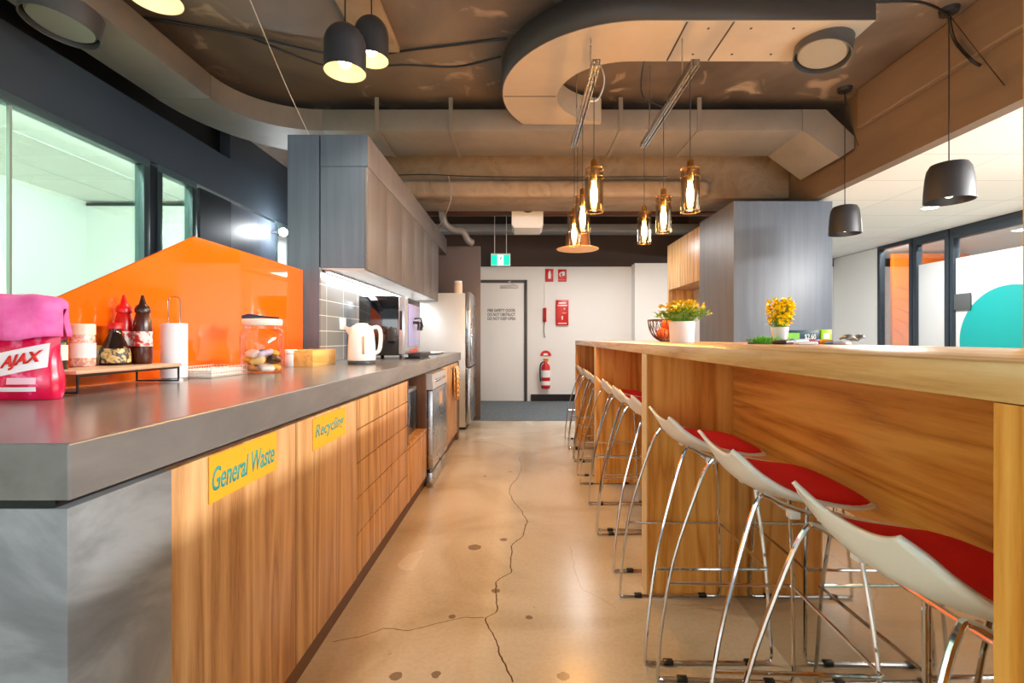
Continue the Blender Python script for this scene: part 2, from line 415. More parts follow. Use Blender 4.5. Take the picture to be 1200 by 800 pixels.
def ceiling_grid_mat():
    m, nt, b = newmat('white_ceiling_grid')
    mp = mapping(nt, (1, 1, 1)); br = nt.nodes.new('ShaderNodeTexBrick'); br.offset = 0; br.inputs['Scale'].default_value = 1
    br.inputs['Brick Width'].default_value = 1.2; br.inputs['Row Height'].default_value = .6; br.inputs['Mortar Size'].default_value = .004
    br.inputs['Color1'].default_value = rgb(232, 233, 233); br.inputs['Color2'].default_value = rgb(226, 228, 228); br.inputs['Mortar'].default_value = rgb(190, 192, 192)
    nt.links.new(mp.outputs[0], br.inputs['Vector']); nt.links.new(br.outputs['Color'], b.inputs['Base Color']); b.inputs['Roughness'].default_value = .8
    return m
M_grid = ceiling_grid_mat()

# ------------------------------------------------------------------ the setting
def slabobj(name, m, *a, **k):
    return struct(MB().box(*a, **k).build(name, m, smooth=False))
slabobj('floor', M_floor, -5.4, 8.0, -3.2, 6.35, -.1, 0)
slabobj('floor_carpet', M_carpet, -5.4, 8.0, 6.35, 8.32, -.1, .004)
slabobj('ceiling', M_soffit, -5.4, 2.85, -3.2, 8.32, 3.15, 3.3)
slabobj('ceiling_right', M_grid, 2.95, 8.0, -3.2, 8.32, 2.44, 2.56)
slabobj('wall_back', M_white, -5.4, 8.0, 8.32, 8.5, 0, 2.30)
slabobj('wall_back_upper', M_dark, -5.4, 8.0, 8.30, 8.5, 2.30, 3.15)
slabobj('trim_4', M_white, 1.88, 3.0, 8.05, 8.30, 0, 2.32)      # boxed column at the back wall
slabobj('baseboard_back', M_black, .16, 1.875, 8.30, 8.318, .005, .12)
# beam face between the exposed slab and the white ceiling
slabobj('trim_1', M_beamp, 2.85, 2.95, -3.2, 8.3, 2.44, 3.15)
slabobj('trim_2', M_beamp, 2.79, 2.848, -3.2, 4.05, 2.82, 3.148, bev=.012)
# concrete band beam across the room
b = MB(); b.box(-1.75, 2.848, 5.16, 5.7, 2.56, 3.148, .02); b.box(-1.75, 1.95, 5.02, 5.155, 2.545, 2.72, .05, 3)
struct(b.build('trim_3', M_conc))
# light concrete patch strip on the slab
p0 = Px(444, 0, 2.98); p1 = Px(463, 55, 3.46)
struct(MB().box(-1.12, -.86, 2.2, 3.45, 3.10, 3.149, .01).build('trim_5', M_conc))
# kitchen stub wall behind the counter, tiles on its aisle face
slabobj('wall_kitchen', M_lam_cool_lit, -1.49, -1.29, 3.1, 6.4, 0, 2.376)
slabobj('wall_tile', M_tile, -1.289, -1.281, 3.102, 6.39, .928, 1.53)
# ------------------------------------------------ left glazed wall of the meeting room
XL = -2.85; HL = 2.41
slabobj('wall_left', M_navy, XL-.1, XL, -3.2, 4.76, HL+.03, 2.83)
slabobj('wall_left_backing', M_black, -3.06, -2.952, -3.2, 8.3, 2.751, 3.149)  # black sheet added to stand for the deep shade above the fascia
slabobj('wall_left_upper', M_navy, XL-.1, XL, 4.76, 8.3, HL+.03, 3.15)
slabobj('wall_left_panel', M_lam_cool_lit, XL-.1, XL, 4.76, 5.62, 0, HL)
slabobj('wall_left_pier', M_frame, XL-.1, XL+.01, 4.30, 4.76, 0, HL)
slabobj('wall_left_end', M_white, XL-.1, XL, 6.1, 8.3, 0, HL)
slabobj('wall_meeting_side', M_white, -5.2, -5.0, -3.2, 5.7, 0, 2.65)
slabobj('wall_meeting_end', M_white, -5.0, XL-.1, 5.6, 5.7, 0, 2.63)
slabobj('ceiling_meeting', M_ceilw, -5.2, XL-.1, -3.2, 5.7, 2.65, 2.75)
struct(MB().box(-5.0, XL-.1, 5.585, 5.6, 2.60, 2.63).build('trim_6', M_frame, smooth=False))
for k in range(3):
    struct(MB().box(-4.45+k*.6, -4.44+k*.6, -3.0, 5.58, 2.645, 2.6502).build('trim_%d' % (7+k), plain('ceiling_joint', rgb(190, 196, 192), .7), smooth=False))
def window(n, y0, y1, splits, m_glass):
    e = bpy.data.objects.new('window_%d' % n, None); C.objects.link(e); e.location = (XL, (y0+y1)/2, 0); struct(e)
    f = MB()
    f.box(XL-.06, XL+.012, y0, y1, HL-.025, HL+.03, .003)
    f.box(XL-.06, XL+.012, y0, y1, 0, .06, .003)
    f.box(XL-.06, XL+.012, y0, y0+.05, .06, HL-.02, .003); f.box(XL-.06, XL+.012, y1-.06, y1, .06, HL-.02, .003)
    f.build('frame', plain('grey_green_aluminium', rgb(92, 112, 116), .35, .4), e)
    f = MB()
    for s in splits: f.box(XL-.035, XL-.015, s-.006, s+.006, .06, HL-.02)
    if splits: f.build('glazing_joint', plain('joint_grey', rgb(150, 160, 150), .4), e)
    MB().box(XL-.03, XL-.02, y0+.05, y1-.06, .06, HL-.02).build('pane', m_glass, e, smooth=False)
window(1, -3.1, 3.72, (2.73, .9), M_glassg)
window(2, 3.80, 4.26, (), M_glassg)
struct(MB().box(XL-.08, XL+.008, 3.72, 3.80, 0, HL).build('trim_10', M_frame, smooth=False))
window(3, 5.62, 6.1, (), M_glassc)
# bright lobby seen through the narrow pane behind the tall panel
slabobj('wall_lobby', M_whiteg, -5.0, XL-.1, 7.0, 7.1, 0, 2.65)
slabobj('wall_lobby_side', M_whiteg, -5.1, -5.0, 5.7, 7.1, 0, 2.65)
area('lobby_light', (-3.9, 6.3, 2.5), (0, 0, 0), .8, .8, 30, DAY)
# ------------------------------------------------ right glazed offices
XR = 5.33
slabobj('wall_right', M_white, XR, XR+.1, 7.28, 8.3, 0, 2.43)
slabobj('wall_office_back', M_white, 7.9, 8.0, -3.2, 8.3, 0, 2.44)
def office_window(n, y0, y1, film_top, post=.05, transom=None):
    e = bpy.data.objects.new('window_%d' % n, None); C.objects.link(e); e.location = (XR, (y0+y1)/2, 0); struct(e)
    f = MB()
    f.box(XR-.02, XR+.06, y0, y1, 2.385, 2.438, .004); f.box(XR-.02, XR+.06, y0, y1, 0, .06, .004)
    f.box(XR-.02, XR+.06, y0, y0+post, .06, 2.39, .004); f.box(XR-.02, XR+.06, y1-post, y1, .06, 2.39, .004)
    if transom: f.box(XR-.02, XR+.06, y0+post, y1-post, transom, 2.39, .004)
    f.build('frame', M_frame, e)
    MB().box(XR+.015, XR+.023, y0+post, y1-post, .06, 2.39).build('pane', M_glassc, e, smooth=False)
    if film_top: MB().box(XR+.0115, XR+.0145, y0+post, y1-post, .06, film_top).build('film', M_film, e, smooth=False)
    return e
office_window(4, 6.62, 7.26, None)
d1 = office_window(5, 6.05, 6.60, 2.06, .06, 2.33)
d1.name = 'door_1'
# wide pane with the film and teal disc
w6 = office_window(6, 3.2, 6.03, 2.06, .05, 2.30)
cy_, cz_, r_ = 5.31, 1.05, .615
pts = [(XR+.008, cy_+r_*math.cos(a), cz_+r_*math.sin(a)) for a in [2*PI*k/64 for k in range(64)]]
MB().prism(pts, (.002, 0, 0)).build('teal_disc', M_teal, w6, smooth=False)
f = MB(); f.box(XR+.9, XR+.96, 5.0, 5.3, 0, 2.30); f.box(XR+.9, XR+.96, 4.2, 6.0, 2.26, 2.44)
struct(f.build('trim_11', M_frame, smooth=False))
# ------------------------------------------------ fire door in the back wall
dr = bpy.data.objects.new('door_2', None); C.objects.link(dr); dr.location = (-.38, 8.3, 0); struct(dr)
f = MB(); f.box(.05, .10, 8.27, 8.319, .0045, 2.07, .003); f.box(-.90, .05, 8.27, 8.319, 2.02, 2.07, .003); f.box(-.95, -.90, 8.27, 8.319, .0045, 2.07, .003)
f.build('frame', plain('door_frame_grey', rgb(70, 68, 68), .5), dr)
MB().box(-.90, .05, 8.29, 8.319, .01, 2.02, .002).build('door_leaf', M_white, dr)
f = MB(); f.box(-.36, -.05, 8.255, 8.289, 1.93, 1.975, .006); f.tube([(-.1, 8.25, 1.98), (-.22, 8.2, 2.03), (-.18, 8.262, 2.05)], .007)
f.build('door_closer', plain('closer_silver', rgb(200, 200, 202), .4, .3), dr)
f = MB(); f.box(-.89, -.85, 8.28, 8.289, .98, 1.14, .003); f.tube([(-.87, 8.285, 1.07), (-.87, 8.24, 1.07), (-.76, 8.24, 1.07)], .009)
f.build('door_handle', M_steel, dr)
for i, (s, z) in enumerate((('FIRE SAFETY DOOR', 1.525), ('DO NOT OBSTRUCT', 1.455), ('DO NOT KEEP OPEN', 1.385))):
    text_mesh('lettering', s, M_blacktxt, dr, (-.575, 8.2895, z), (1, 0, 0), (0, 0, 1), .47, .052, bold=.014)

# ------------------------------------------------------------------ left kitchen run
XS, XP, XK = -.66, -.68, -.705
ZT, ZB, HB = .926, .842, .09
cnt = thing('counter_worktop', (-1.0, 3.0, ZB), 'long thick grey kitchen worktop running down the left over oak cabinets', 'worktop')
m = MB(); m.prism([(XS, .71, ZB), (XS, 5.3, ZB), (-1.2805, 5.3, ZB), (-1.2805, 3.099, ZB), (-1.44, 3.099, ZB), (-1.44, .71, ZB)], (0, 0, ZT-ZB))
o = m.build('slab', M_slab, cnt, smooth=False)
bv = o.modifiers.new('bevel', 'BEVEL'); bv.width = .003; bv.segments = 2
MB().box(-1.43, XP-.006, .716, 5.29, ZB-.012, ZB).build('shadow_strip', M_blackm, cnt, smooth=False)
ZC = ZB-.012
ge = thing('counter_end_panel', (-1.0, .8, 0), 'veined grey stone-look end panel under the near end of the worktop', 'panel')
MB().box(-1.43, XP+.012, .716, .93, 0, ZC-.001, .002).build('panel', M_stone, ge)

def cabinet(name, y0, y1, label):
    e = thing(name, (-1.0, (y0+y1)/2, 0), label, 'cabinet', 'oak base cabinets under the grey worktop')
    return e
def sticker(par, y0, y1, z0, z1, words, wy0, wy1, wz0, wz1):
    s = MB().box(XP+.001, XP+.0022, y0, y1, z0, z1).build('sign', M_yellow, par, smooth=False)
    text_mesh('lettering', words, M_tealtxt, s, (XP+.0023, wy0, wz0), (0, 1, 0), (0, 0, 1), wy1-wy0, wz1-wz0, shear=.25, bold=.012)
kick = struct(MB().box(-1.27, XK, .935, 5.22, 0.0005, HB-.002).build('baseboard_left', M_kick, smooth=False))
c1 = cabinet('waste_cabinet', .935, 1.468, 'oak base cabinet door with yellow General Waste sign')
MB().box(-1.27, XP-.02, .935, 1.466, HB, ZC-.002).build('body', M_oak_dark, c1, smooth=False)
MB().box(XP-.018, XP, .937, 1.465, HB, ZC-.006, .0015).build('door', M_oak, c1)
sticker(c1, 1.056, 1.346, .718, .822, 'General Waste', 1.066, 1.334, .742, .795)
c2 = cabinet('recycling_cabinet', 1.468, 2.008, 'oak base cabinet door with yellow Recycling sign')
MB().box(-1.27, XP-.02, 1.468, 2.006, HB, ZC-.002).build('body', M_oak_dark, c2, smooth=False)
MB().box(XP-.018, XP, 1.470, 2.006, HB, ZC-.006, .0015).build('door', M_oak, c2)
sticker(c2, 1.582, 1.872, .712, .816, 'Recycling', 1.60, 1.855, .738, .792)
c3 = cabinet('drawer_cabinet', 2.008, 2.905, 'oak base cabinet with a stack of five flat drawers')
MB().box(-1.27, XP-.02, 2.008, 2.903, HB, ZC-.002).build('body', M_oak_dark, c3, smooth=False)
zs = [HB, .265, .415, .56, .70, ZC-.004]
for z0, z1 in zip(zs, zs[1:]):
    MB().box(XP-.018, XP, 2.012, 2.902, z0+.003, z1-.003, .0015).build('drawer', M_oak, c3)
c4 = cabinet('niche_cabinet', 2.905, 3.49, 'oak base cabinet with open microwave niche above a drawer')
m = MB(); m.box(-1.27, XP-.02, 2.907, 3.488, HB, .41); m.build('body', M_oak_dark, c4, smooth=False)
MB().box(XP-.018, XP, 2.909, 3.486, HB, .405, .0015).build('drawer', M_oak, c4)
MB().box(-1.27, XP, 2.907, 3.488, .41, .435, .001).build('shelf', M_oak, c4)
m = MB(); m.box(-1.27, XP, 3.468, 3.488, .436, ZC-.002); m.box(-1.27, XP, 2.907, 2.925, .436, ZC-.002); m.box(-1.27, -1.25, 2.925, 3.468, .436, ZC-.002)
m.build('niche_lining', M_oak_dark, c4, smooth=False)
mw = thing('microwave', (-.95, 3.19, .436), 'microwave with dark blue door in the open niche', 'microwave')
MB().box(-1.2, -.735, 2.945, 3.42, .4365, .745, .006).build('body', plain('microwave_silver', rgb(150, 160, 170), .3, .6), mw)
MB().box(-.7345, -.725, 2.96, 3.29, .455, .725, .003).build('door', plain('microwave_door_blue', rgb(16, 60, 92), .08, 0, .7), mw)
MB().box(-.7345, -.728, 3.30, 3.41, .455, .725, .003).build('control_panel', M_black, mw)
# dishwasher
dw = thing('dishwasher', (-.95, 3.84, 0), 'stainless dishwasher standing between the open niche and towel cabinet', 'dishwasher')
MB().box(-1.26, -.70, 3.52, 4.16, .03, ZC-.012, .004).build('body', plain('dishwasher_side', rgb(150, 148, 165), .4, .3), dw)
MB().box(-.699, -.640, 3.52, 4.16, .13, .70, .006).build('door', M_steel, dw)
m = MB(); m.prism([(-.699, 3.52, .705), (-.640, 3.52, .705), (-.648, 3.52, .815), (-.699, 3.52, .825)], (0, .64, 0)); m.build('control_panel', plain('panel_silver', rgb(214, 214, 218), .25, .5), dw, smooth=False)
m = MB(); m.box(-.66, -.632, 3.62, 4.06, .752, .775, .006); m.build('handle', M_chrome, dw)
MB().box(-.69, -.645, 3.52, 4.16, .004, .105, .004).build('kickplate', M_steel, dw)
MB().box(-.695, -.660, 3.525, 4.155, .106, .128).build('gap_strip', M_black, dw, smooth=False)
MB().box(-.6398, -.6388, 3.80, 3.92, .56, .66).build('sticker', plain('sticker_white', rgb(240, 210, 190), .5), dw, smooth=False)
c5 = cabinet('towel_cabinet', 4.18, 5.1, 'oak base cabinet with check towel on its door beside the dishwasher')
MB().box(-1.27, XP-.02, 4.18, 5.15, HB, ZC-.002).build('body', M_oak_dark, c5, smooth=False)
for y0, y1 in ((4.182, 4.66), (4.664, 5.148)):
    MB().box(XP-.018, XP, y0, y1, HB, ZC-.006, .0015).build('door', M_oak, c5)
MB().tube([(XP, 4.70, .79), (XP+.03, 4.70, .79), (XP+.03, 5.06, .79), (XP, 5.06, .79)], .005).build('towel_rail', M_steel, c5)
# checked towel
def check_mat():
    m, nt, b = newmat('yellow_check_cloth')
    mp = mapping(nt, (1, 1, 1)); ck = nt.nodes.new('ShaderNodeTexChecker'); ck.inputs['Scale'].default_value = 42
    ck.inputs['Color1'].default_value = rgb(226, 150, 40); ck.inputs['Color2'].default_value = rgb(240, 224, 190)
    nt.links.new(mp.outputs[0], ck.inputs['Vector']); nt.links.new(ck.outputs[0], b.inputs['Base Color']); b.inputs['Roughness'].default_value = .9
    return m
rows = []
for i in range(25):
    t = i/24
    a = t*2-1
    z = .80-abs(a)*(.33 if a > 0 else .26)
    xoff = .040 if a > 0 else .022
    if abs(a) < .06: z = .80; xoff = .031
    rows.append([(XP+xoff+.010*math.sin(j*1.3+(1 if a > 0 else 0))*min(1, abs(a)*2.2), 4.76+j*.013*(1-.12*abs(a)), z) for j in range(16)])
m = MB(); m.grid(rows); o = m.build('tea_towel', check_mat()); tag(o, 'yellow and white check tea towel hanging over a cabinet rail', 'towel')
sm = o.modifiers.new('thick', 'SOLIDIFY'); sm.thickness = .004
MB().box(-1.27, XP+.005, 5.155, 5.28, .001, ZC-.002).build('body', M_oak_dark, thing('filler_panel', (-1, 5.2, 0), 'narrow dark brown filler panel between towel cabinet and fridge', 'panel'), smooth=False)

# ---------------- upper cabinets, bulkhead, tall panel, fridge
XU = -.98
struct(MB().box(-1.28, XU, 3.106, 6.39, 2.175, 2.376, .001).build('trim_12', M_lam))
struct(MB().box(-1.28, XU, 3.1, 3.105, 2.175, 2.376).build('trim_14', M_lam_cool_lit, smooth=False))  # end cap added so the bulkhead end carries painted cool light
for i, (y0, y1, la) in enumerate(((3.1, 4.0, 'grey laminate wall cabinet nearest the camera, its blue-grey end panel showing'), (4.0, 4.9, 'middle grey laminate wall cabinet above the coffee machine'), (4.9, 5.75, 'grey laminate wall cabinet at the far end beside the fridge recess'))):
    e = thing('wall_cabinet', (-1.1, (y0+y1)/2, 1.52), la, 'cabinet', 'grey wall cabinets over the tiles')
    MB().box(-1.28, XU-.02, y0+(.0 if i else .0), y1-.001, 1.528, 2.172).build('body', M_lam_cool_lit, e, smooth=False)
    MB().box(-1.28, XU-.02, y0+.012, y1-.001, 1.5195, 1.5275).build('bottom_panel', M_whiteg, e, smooth=False)
    ym = (y0+y1)/2
    MB().box(XU-.019, XU, y0, ym-.0015, 1.515, 2.171, .001).build('door', M_lam, e)
    MB().box(XU-.019, XU, ym+.0015, y1-.002, 1.515, 2.171, .001).build('door', M_lam, e)
led = thing('under_cabinet_light', (-1.15, 4.4, 1.51), 'white LED strip light under the grey wall cabinets', 'light')
MB().box(-1.27, -1.24, 3.14, 5.7, 1.508, 1.519).build('channel', M_steel, led, smooth=False)
MB().box(-1.265, -1.245, 3.15, 5.69, 1.505, 1.5085).build('diffuser', emit('led_strip', (.97, .98, 1, 1), 4), led, smooth=False)
area('under_cabinet_glow', (-1.2, 4.4, 1.503), (0, 0, PI/2), 2.5, .1, 6.5, (.97, .98, 1))
tp = thing('tall_end_panel', (-.9, 6.45, 0), 'tall grey-brown end panel standing behind the fridge', 'panel')
MB().box(-1.30, -.54, 6.41, 6.45, .002, 2.29, .002).build('panel', plain('taupe_laminate', rgb(104, 92, 90), .4), tp)
fr = thing('fridge', (-.95, 6.05, 0), 'tall silver fridge freezer at the far end of the kitchen run', 'fridge')
MB().box(-1.27, -.66, 5.72, 6.38, .03, 1.61, .006).build('body', plain('fridge_side', rgb(206, 208, 208), .35, .2), fr)
MB().box(-.655, -.60, 5.72, 6.38, .74, 1.625, .008).build('door', M_steel, fr)
MB().box(-.655, -.60, 5.72, 6.38, .06, .725, .008).build('freezer_door', M_steel, fr)
m = MB(); m.box(-.60, -.585, 5.75, 5.775, .80, 1.25, .004); m.build('handle', M_chrome, fr)
m = MB(); m.box(-1.2, -.66, 5.75, 6.35, .003, .03); m.build('foot', M_black, fr, smooth=False)
jr = thing('canister', Px(539, 343, 5.9), 'small cream canister standing on top of the fridge', 'canister'); jr.location.z = 1.611; jr.location.x = -.76
m = MB(); m.lathe([(0, 1.6105), (.05, 1.6105), (.05, 1.73), (.046, 1.74)], (-.76, 5.85, 0), 24); m.build('body', plain('cream', rgb(230, 205, 180), .5), jr)
m = MB(); m.lathe([(.047, 1.741), (.047, 1.765), (0, 1.767)], (-.76, 5.85, 0), 24); m.build('lid', M_white, jr)

# ---------------- orange glass screen on the back of the counter
og = thing('glass_screen', (-1.395, 2.2, ZT), 'glossy orange glass screen with a sloping top at the back of the worktop', 'screen')
z0 = ZT+.001
MB().prism([(-1.40, .95, z0), (-1.40, 3.09, z0), (-1.40, 3.09, 1.512), (-1.40, 2.07, 1.512), (-1.40, .95, .943)], (.012, 0, 0)).build('panel', M_orange, og, smooth=False)
# ---------------- things on the worktop
def bottle(root, name, prof, m, n=24):
    return MB().lathe(prof, root.location, n).build(name, m, root)
# cleaning wipes pouch with cloth
px_ = thing('detergent_pouch', (-1.25, 1.225, ZT), 'red detergent pouch lettered AJAX under a pink cloth', 'pouch')
def pouch_rows(x0, x1, yc, z0, z1, bulge):
    front, back = [], []
    for i in range(15):
        t = i/14; z = z0+(z1-z0)*t
        th = bulge*(1-.85*t**1.5)*(.72+.28*math.sin(min(1, t*4)*PI/2))
        fr_, bk = [], []
        for j in range(15):
            s = j/14; x = x0+(x1-x0)*s+(.004*math.sin(t*9))*(2*s-1)
            e = math.sqrt(max(0, 1-abs(2*s-1)**2.6))
            x = (x0+x1)/2+(x-(x0+x1)/2)*(1-.05*t+.03*math.sin(t*PI))
            fr_.append((x, yc-th*e-.0015, z)); bk.append((x, yc+th*e+.0015, z))
        front.append(fr_); back.append(bk)
    return front, back
def ajax_mat():
    m, nt, b = newmat('pouch_print')
    N = nt.nodes.new; L = nt.links.new
    mp = mapping(nt, (1, 1, 1)); n = N('ShaderNodeTexNoise'); n.inputs['Scale'].default_value = 26; n.inputs['Detail'].default_value = 3; L(mp.outputs[0], n.inputs['Vector'])
    r = ramp(nt, n.outputs['Fac'], [(.35, rgb(206, 10, 60)), (.55, rgb(228, 24, 84)), (.68, rgb(246, 140, 180)), (.78, rgb(250, 226, 234))])
    L(r.outputs[0], b.inputs['Base Color']); b.inputs['Roughness'].default_value = .22
    return m
fr_, bk = pouch_rows(-1.36, -1.168, 1.235, ZT+.001, 1.125, .042)
m = MB(); m.grid(fr_); m.grid([list(reversed(r)) for r in bk])
bmesh.ops.remove_doubles(m.bm, verts=m.bm.verts, dist=.0032); bmesh.ops.recalc_face_normals(m.bm, faces=m.bm.faces)
m.build('bag', ajax_mat(), px_, angle=80)
def on_pouch(x, z, lift):
    t = (z-ZT)/(1.125-ZT); s = (x+1.36)/.192
    th = .042*(1-.85*t**1.5)*(.72+.28*math.sin(min(1, t*4)*PI/2)); e = math.sqrt(max(0, 1-abs(2*s-1)**2.6))
    return (x, 1.235-th*e-.0015-lift, z)
rows = [[on_pouch(x, zz, .0012) for x in [-1.345+.163*j/12 for j in range(13)] for zz in [(.972+(x+1.345)*.22)+(.060)*i/6]] for i in range(7)]
m = MB(); m.grid(rows); m.build('label', plain('pouch_label_white', rgb(245, 240, 242), .3), px_)
text = text_mesh('lettering', 'AJAX', M_redtxt, px_, (0, 0, 0), (1, 0, 0), (0, 0, 1), 1, 1, shear=.2, bold=.03)
for v in text.data.vertices:
    x = -1.284+v.co.x*.092; z = .996+(x+1.284)*.2+v.co.z*.037
    v.co = Vector(on_pouch(x, z, .0035 if v.co.y > -.0004 else .0045))
rows = [[on_pouch(-1.30+.10*j/8, .948+.011*i, .0016) for j in range(9)] for i in range(2)]
m = MB(); m.grid(rows); m.build('label', plain('pouch_strip_white', rgb(245, 240, 242), .3), px_)
rows = [[on_pouch(-1.265+.065*j/8, .966+.016*i, .0016) for j in range(9)] for i in range(2)]
m = MB(); m.grid(rows); m.build('label', plain('pouch_strip_pink', rgb(250, 200, 215), .3), px_)
# pink cloth draped over the pouch
rows = []
for i in range(29):
    a = i/28*2-1
    row = []
    for j in range(25):
        s = j/24; x = -1.42+.262*s
        ed = max(0, (s-.72)/.28)
        zt = 1.193-.006*s-.012*ed-.022*max(0, (s-.93)/.07)**2+.002*math.sin(s*9)
        zb = 1.062+.020*s+.003*math.sin(s*15)
        th = .050*math.sqrt(max(.006, 1-ed**3))
        y = 1.232+th*math.sin(a*PI/2)*(1 if abs(a) > .5 else 1)+.0035*math.sin(s*14+a*5)
        q = abs(a)**2.2
        row.append((x+.003*math.sin(a*7), y, zt-(zt-zb)*q))
    rows.append(row)
m = MB(); m.grid(rows); o = m.build('cleaning_cloth', M_pink, angle=180); tag(o, 'pink cleaning cloth draped over the red pouch', 'cloth')
sm = o.modifiers.new('thick', 'SOLIDIFY'); sm.thickness = .003; sm.offset = 1
# condiment rack
rk = thing('condiment_rack', (-1.27, 1.5, ZT), 'low black wire rack with a thin shelf holding the sauces', 'rack')
ZR = .992
MB().box(-1.345, -1.19, 1.30, 1.705, ZR-.010, ZR, .002).build('shelf', plain('rack_shelf', rgb(196, 164, 136), .4), rk)
for y in (1.31, 1.695):
    MB().tube([(-1.195, y, ZR-.011), (-1.195, y, ZT+.006), (-1.34, y, ZT+.006), (-1.34, y, ZR-.011)], .0035).build('leg', M_blackm, rk)
MB().tube([(-1.195, 1.31, ZR-.014), (-1.195, 1.695, ZR-.014)], .003).build('rail', M_blackm, rk)
def at(x, y, z, drop=0):
    d = F*(EYE-z)/(y-CY); return Vector(((x-CX)*d/F, d, z+.0004))
# pepper jar half hidden
p = thing('spice_jar', (-1.305, 1.37, ZR+.0004), 'dark spice jar with white label lettered P beside the red pouch', 'jar')
bottle(p, 'body', [(0, 0), (.020, 0), (.021, .004), (.021, .075), (.019, .08)], plain('pepper_dark', rgb(50, 40, 34), .2), 20)
bottle(p, 'lid', [(.0205, .08), (.0205, .098), (0, .099)], M_black, 20)
bottle(p, 'label', [(.0214, .025), (.0214, .068)], plain('label_cream', rgb(236, 232, 220), .5), 20)
text_mesh('lettering', 'P', M_blacktxt, p, (-1.298, 1.3475, ZR+.036), (1, 0, 0), (0, 0, 1), .012, .02)
# salt grinder jar
p = thing('salt_jar', at(97, 429, ZR), 'pink salt jar with white cap and label on the rack', 'jar')
bottle(p, 'body', [(0, 0), (.030, 0), (.032, .004), (.032, .06), (.030, .088), (.029, .098)], mottled('pink_salt', [(.4, rgb(214, 150, 130)), (.6, rgb(244, 220, 208))], 90, 2, .25), 24)
bottle(p, 'lid', [(.0315, .098), (.0315, .128), (.029, .132), (0, .132)], plain('cap_ivory', rgb(236, 226, 206), .35), 24)
bottle(p, 'label', [(.0325, .026), (.0325, .072)], plain('label_white', rgb(236, 234, 232), .5), 24)
# toothpick glass
p = thing('toothpick_cup', at(115, 428, ZR), 'small glass of toothpicks between salt jar and soy bottle', 'cup')
bottle(p, 'cup', [(0, 0), (.016, 0), (.018, .05), (.0165, .05), (.015, .003), (0, .003)], M_glassj, 20)
m = MB()
for k in range(14):
    a = k*2.4; r0 = .003+.008*((k*37) % 10)/10
    m.tube([(p.location.x+r0*math.cos(a), p.location.y+r0*math.sin(a), p.location.z+.004), (p.location.x+r0*1.3*math.cos(a+.3), p.location.y+r0*1.3*math.sin(a+.3), p.location.z+.064)], .0011, 5)
m.build('toothpicks', M_bamboo, p)
# soy sauce
p = thing('soy_sauce_bottle', at(135, 427.5, ZR), 'dark soy sauce bottle with flared base and red cap', 'bottle')
bottle(p, 'body', [(0, 0), (.039, 0), (.041, .004), (.040, .035), (.029, .075), (.0175, .10), (.0165, .112), (.0165, .118)], plain('soy_dark', rgb(34, 16, 10), .08, 0, .7), 28)
bottle(p, 'cap', [(.0205, .118), (.0205, .134), (.018, .137), (0, .137)], M_redp, 24)
bottle(p, 'label', [(.0416, .008), (.0414, .036), (.037, .054)], mottled('soy_label', [(.45, rgb(40, 50, 60)), (.5, rgb(190, 160, 80)), (.62, rgb(220, 200, 150))], 60, 3, .4), 28)
# squeeze bottles
def squeeze(loc, label, body, nozzle):
    p = thing('sauce_bottle', loc, label, 'bottle', 'squeeze sauce bottles on the rack')
    bottle(p, 'body', [(0, 0), (.025, 0), (.028, .006), (.028, .05), (.0265, .085), (.0272, .115), (.025, .145), (.020, .168), (.018, .174)], body, 26)
    bottle(p, 'cap', [(.022, .174), (.023, .186), (.019, .196), (.011, .203), (.007, .220), (.004, .234), (0, .234)], nozzle, 20)
    bottle(p, 'label', [(.0284, .06), (.0271, .085), (.0276, .11)], mottled('sauce_label', [(.42, rgb(206, 40, 40)), (.5, rgb(236, 226, 216)), (.66, rgb(240, 236, 230))], 40, 3, .4), 26)
squeeze(Vector((-1.352, 1.655, ZR+.0004)), 'red squeeze sauce bottle with red nozzle at the back of rack', plain('tomato_sauce', rgb(202, 20, 16), .25), plain('nozzle_red', rgb(214, 26, 24), .3))
squeeze(Vector((-1.294, 1.662, ZR+.0004)), 'brown squeeze sauce bottle with dark nozzle beside the red one', plain('barbecue_sauce', rgb(72, 28, 14), .25), plain('nozzle_brown', rgb(48, 26, 20), .3))
# paper towel holder with roll
h = at(200, 446, ZT)
h.x = -1.285; h.y = 1.80
p = thing('towel_holder', h, 'white wire paper towel holder standing behind the rack', 'holder')
m = MB(); m.lathe([(0, 0), (.048, 0), (.048, .006), (0, .007)], h, 28); m.build('base', M_steel, p)
m = MB()
m.tube([h+Vector((-.022, 0, .007)), h+Vector((-.022, 0, .295))]+[h+Vector((.022*math.cos(a), 0, .295+.012*math.sin(a))) for a in (2.4, 1.57, .7)]+[h+Vector((.022, 0, .295)), h+Vector((.022, 0, .007))], .0022)
m.build('loop', M_chrome, p)
m = MB(); m.lathe([(.0225, .008), (.041, .008), (.042, .012), (.042, .204), (.041, .208), (.0225, .208), (.0225, .008)], h, 32); o = m.build('paper_roll', plain('paper_white', rgb(240, 240, 244), .8))
tag(o, 'roll of white paper towel on the wire holder', 'paper roll')
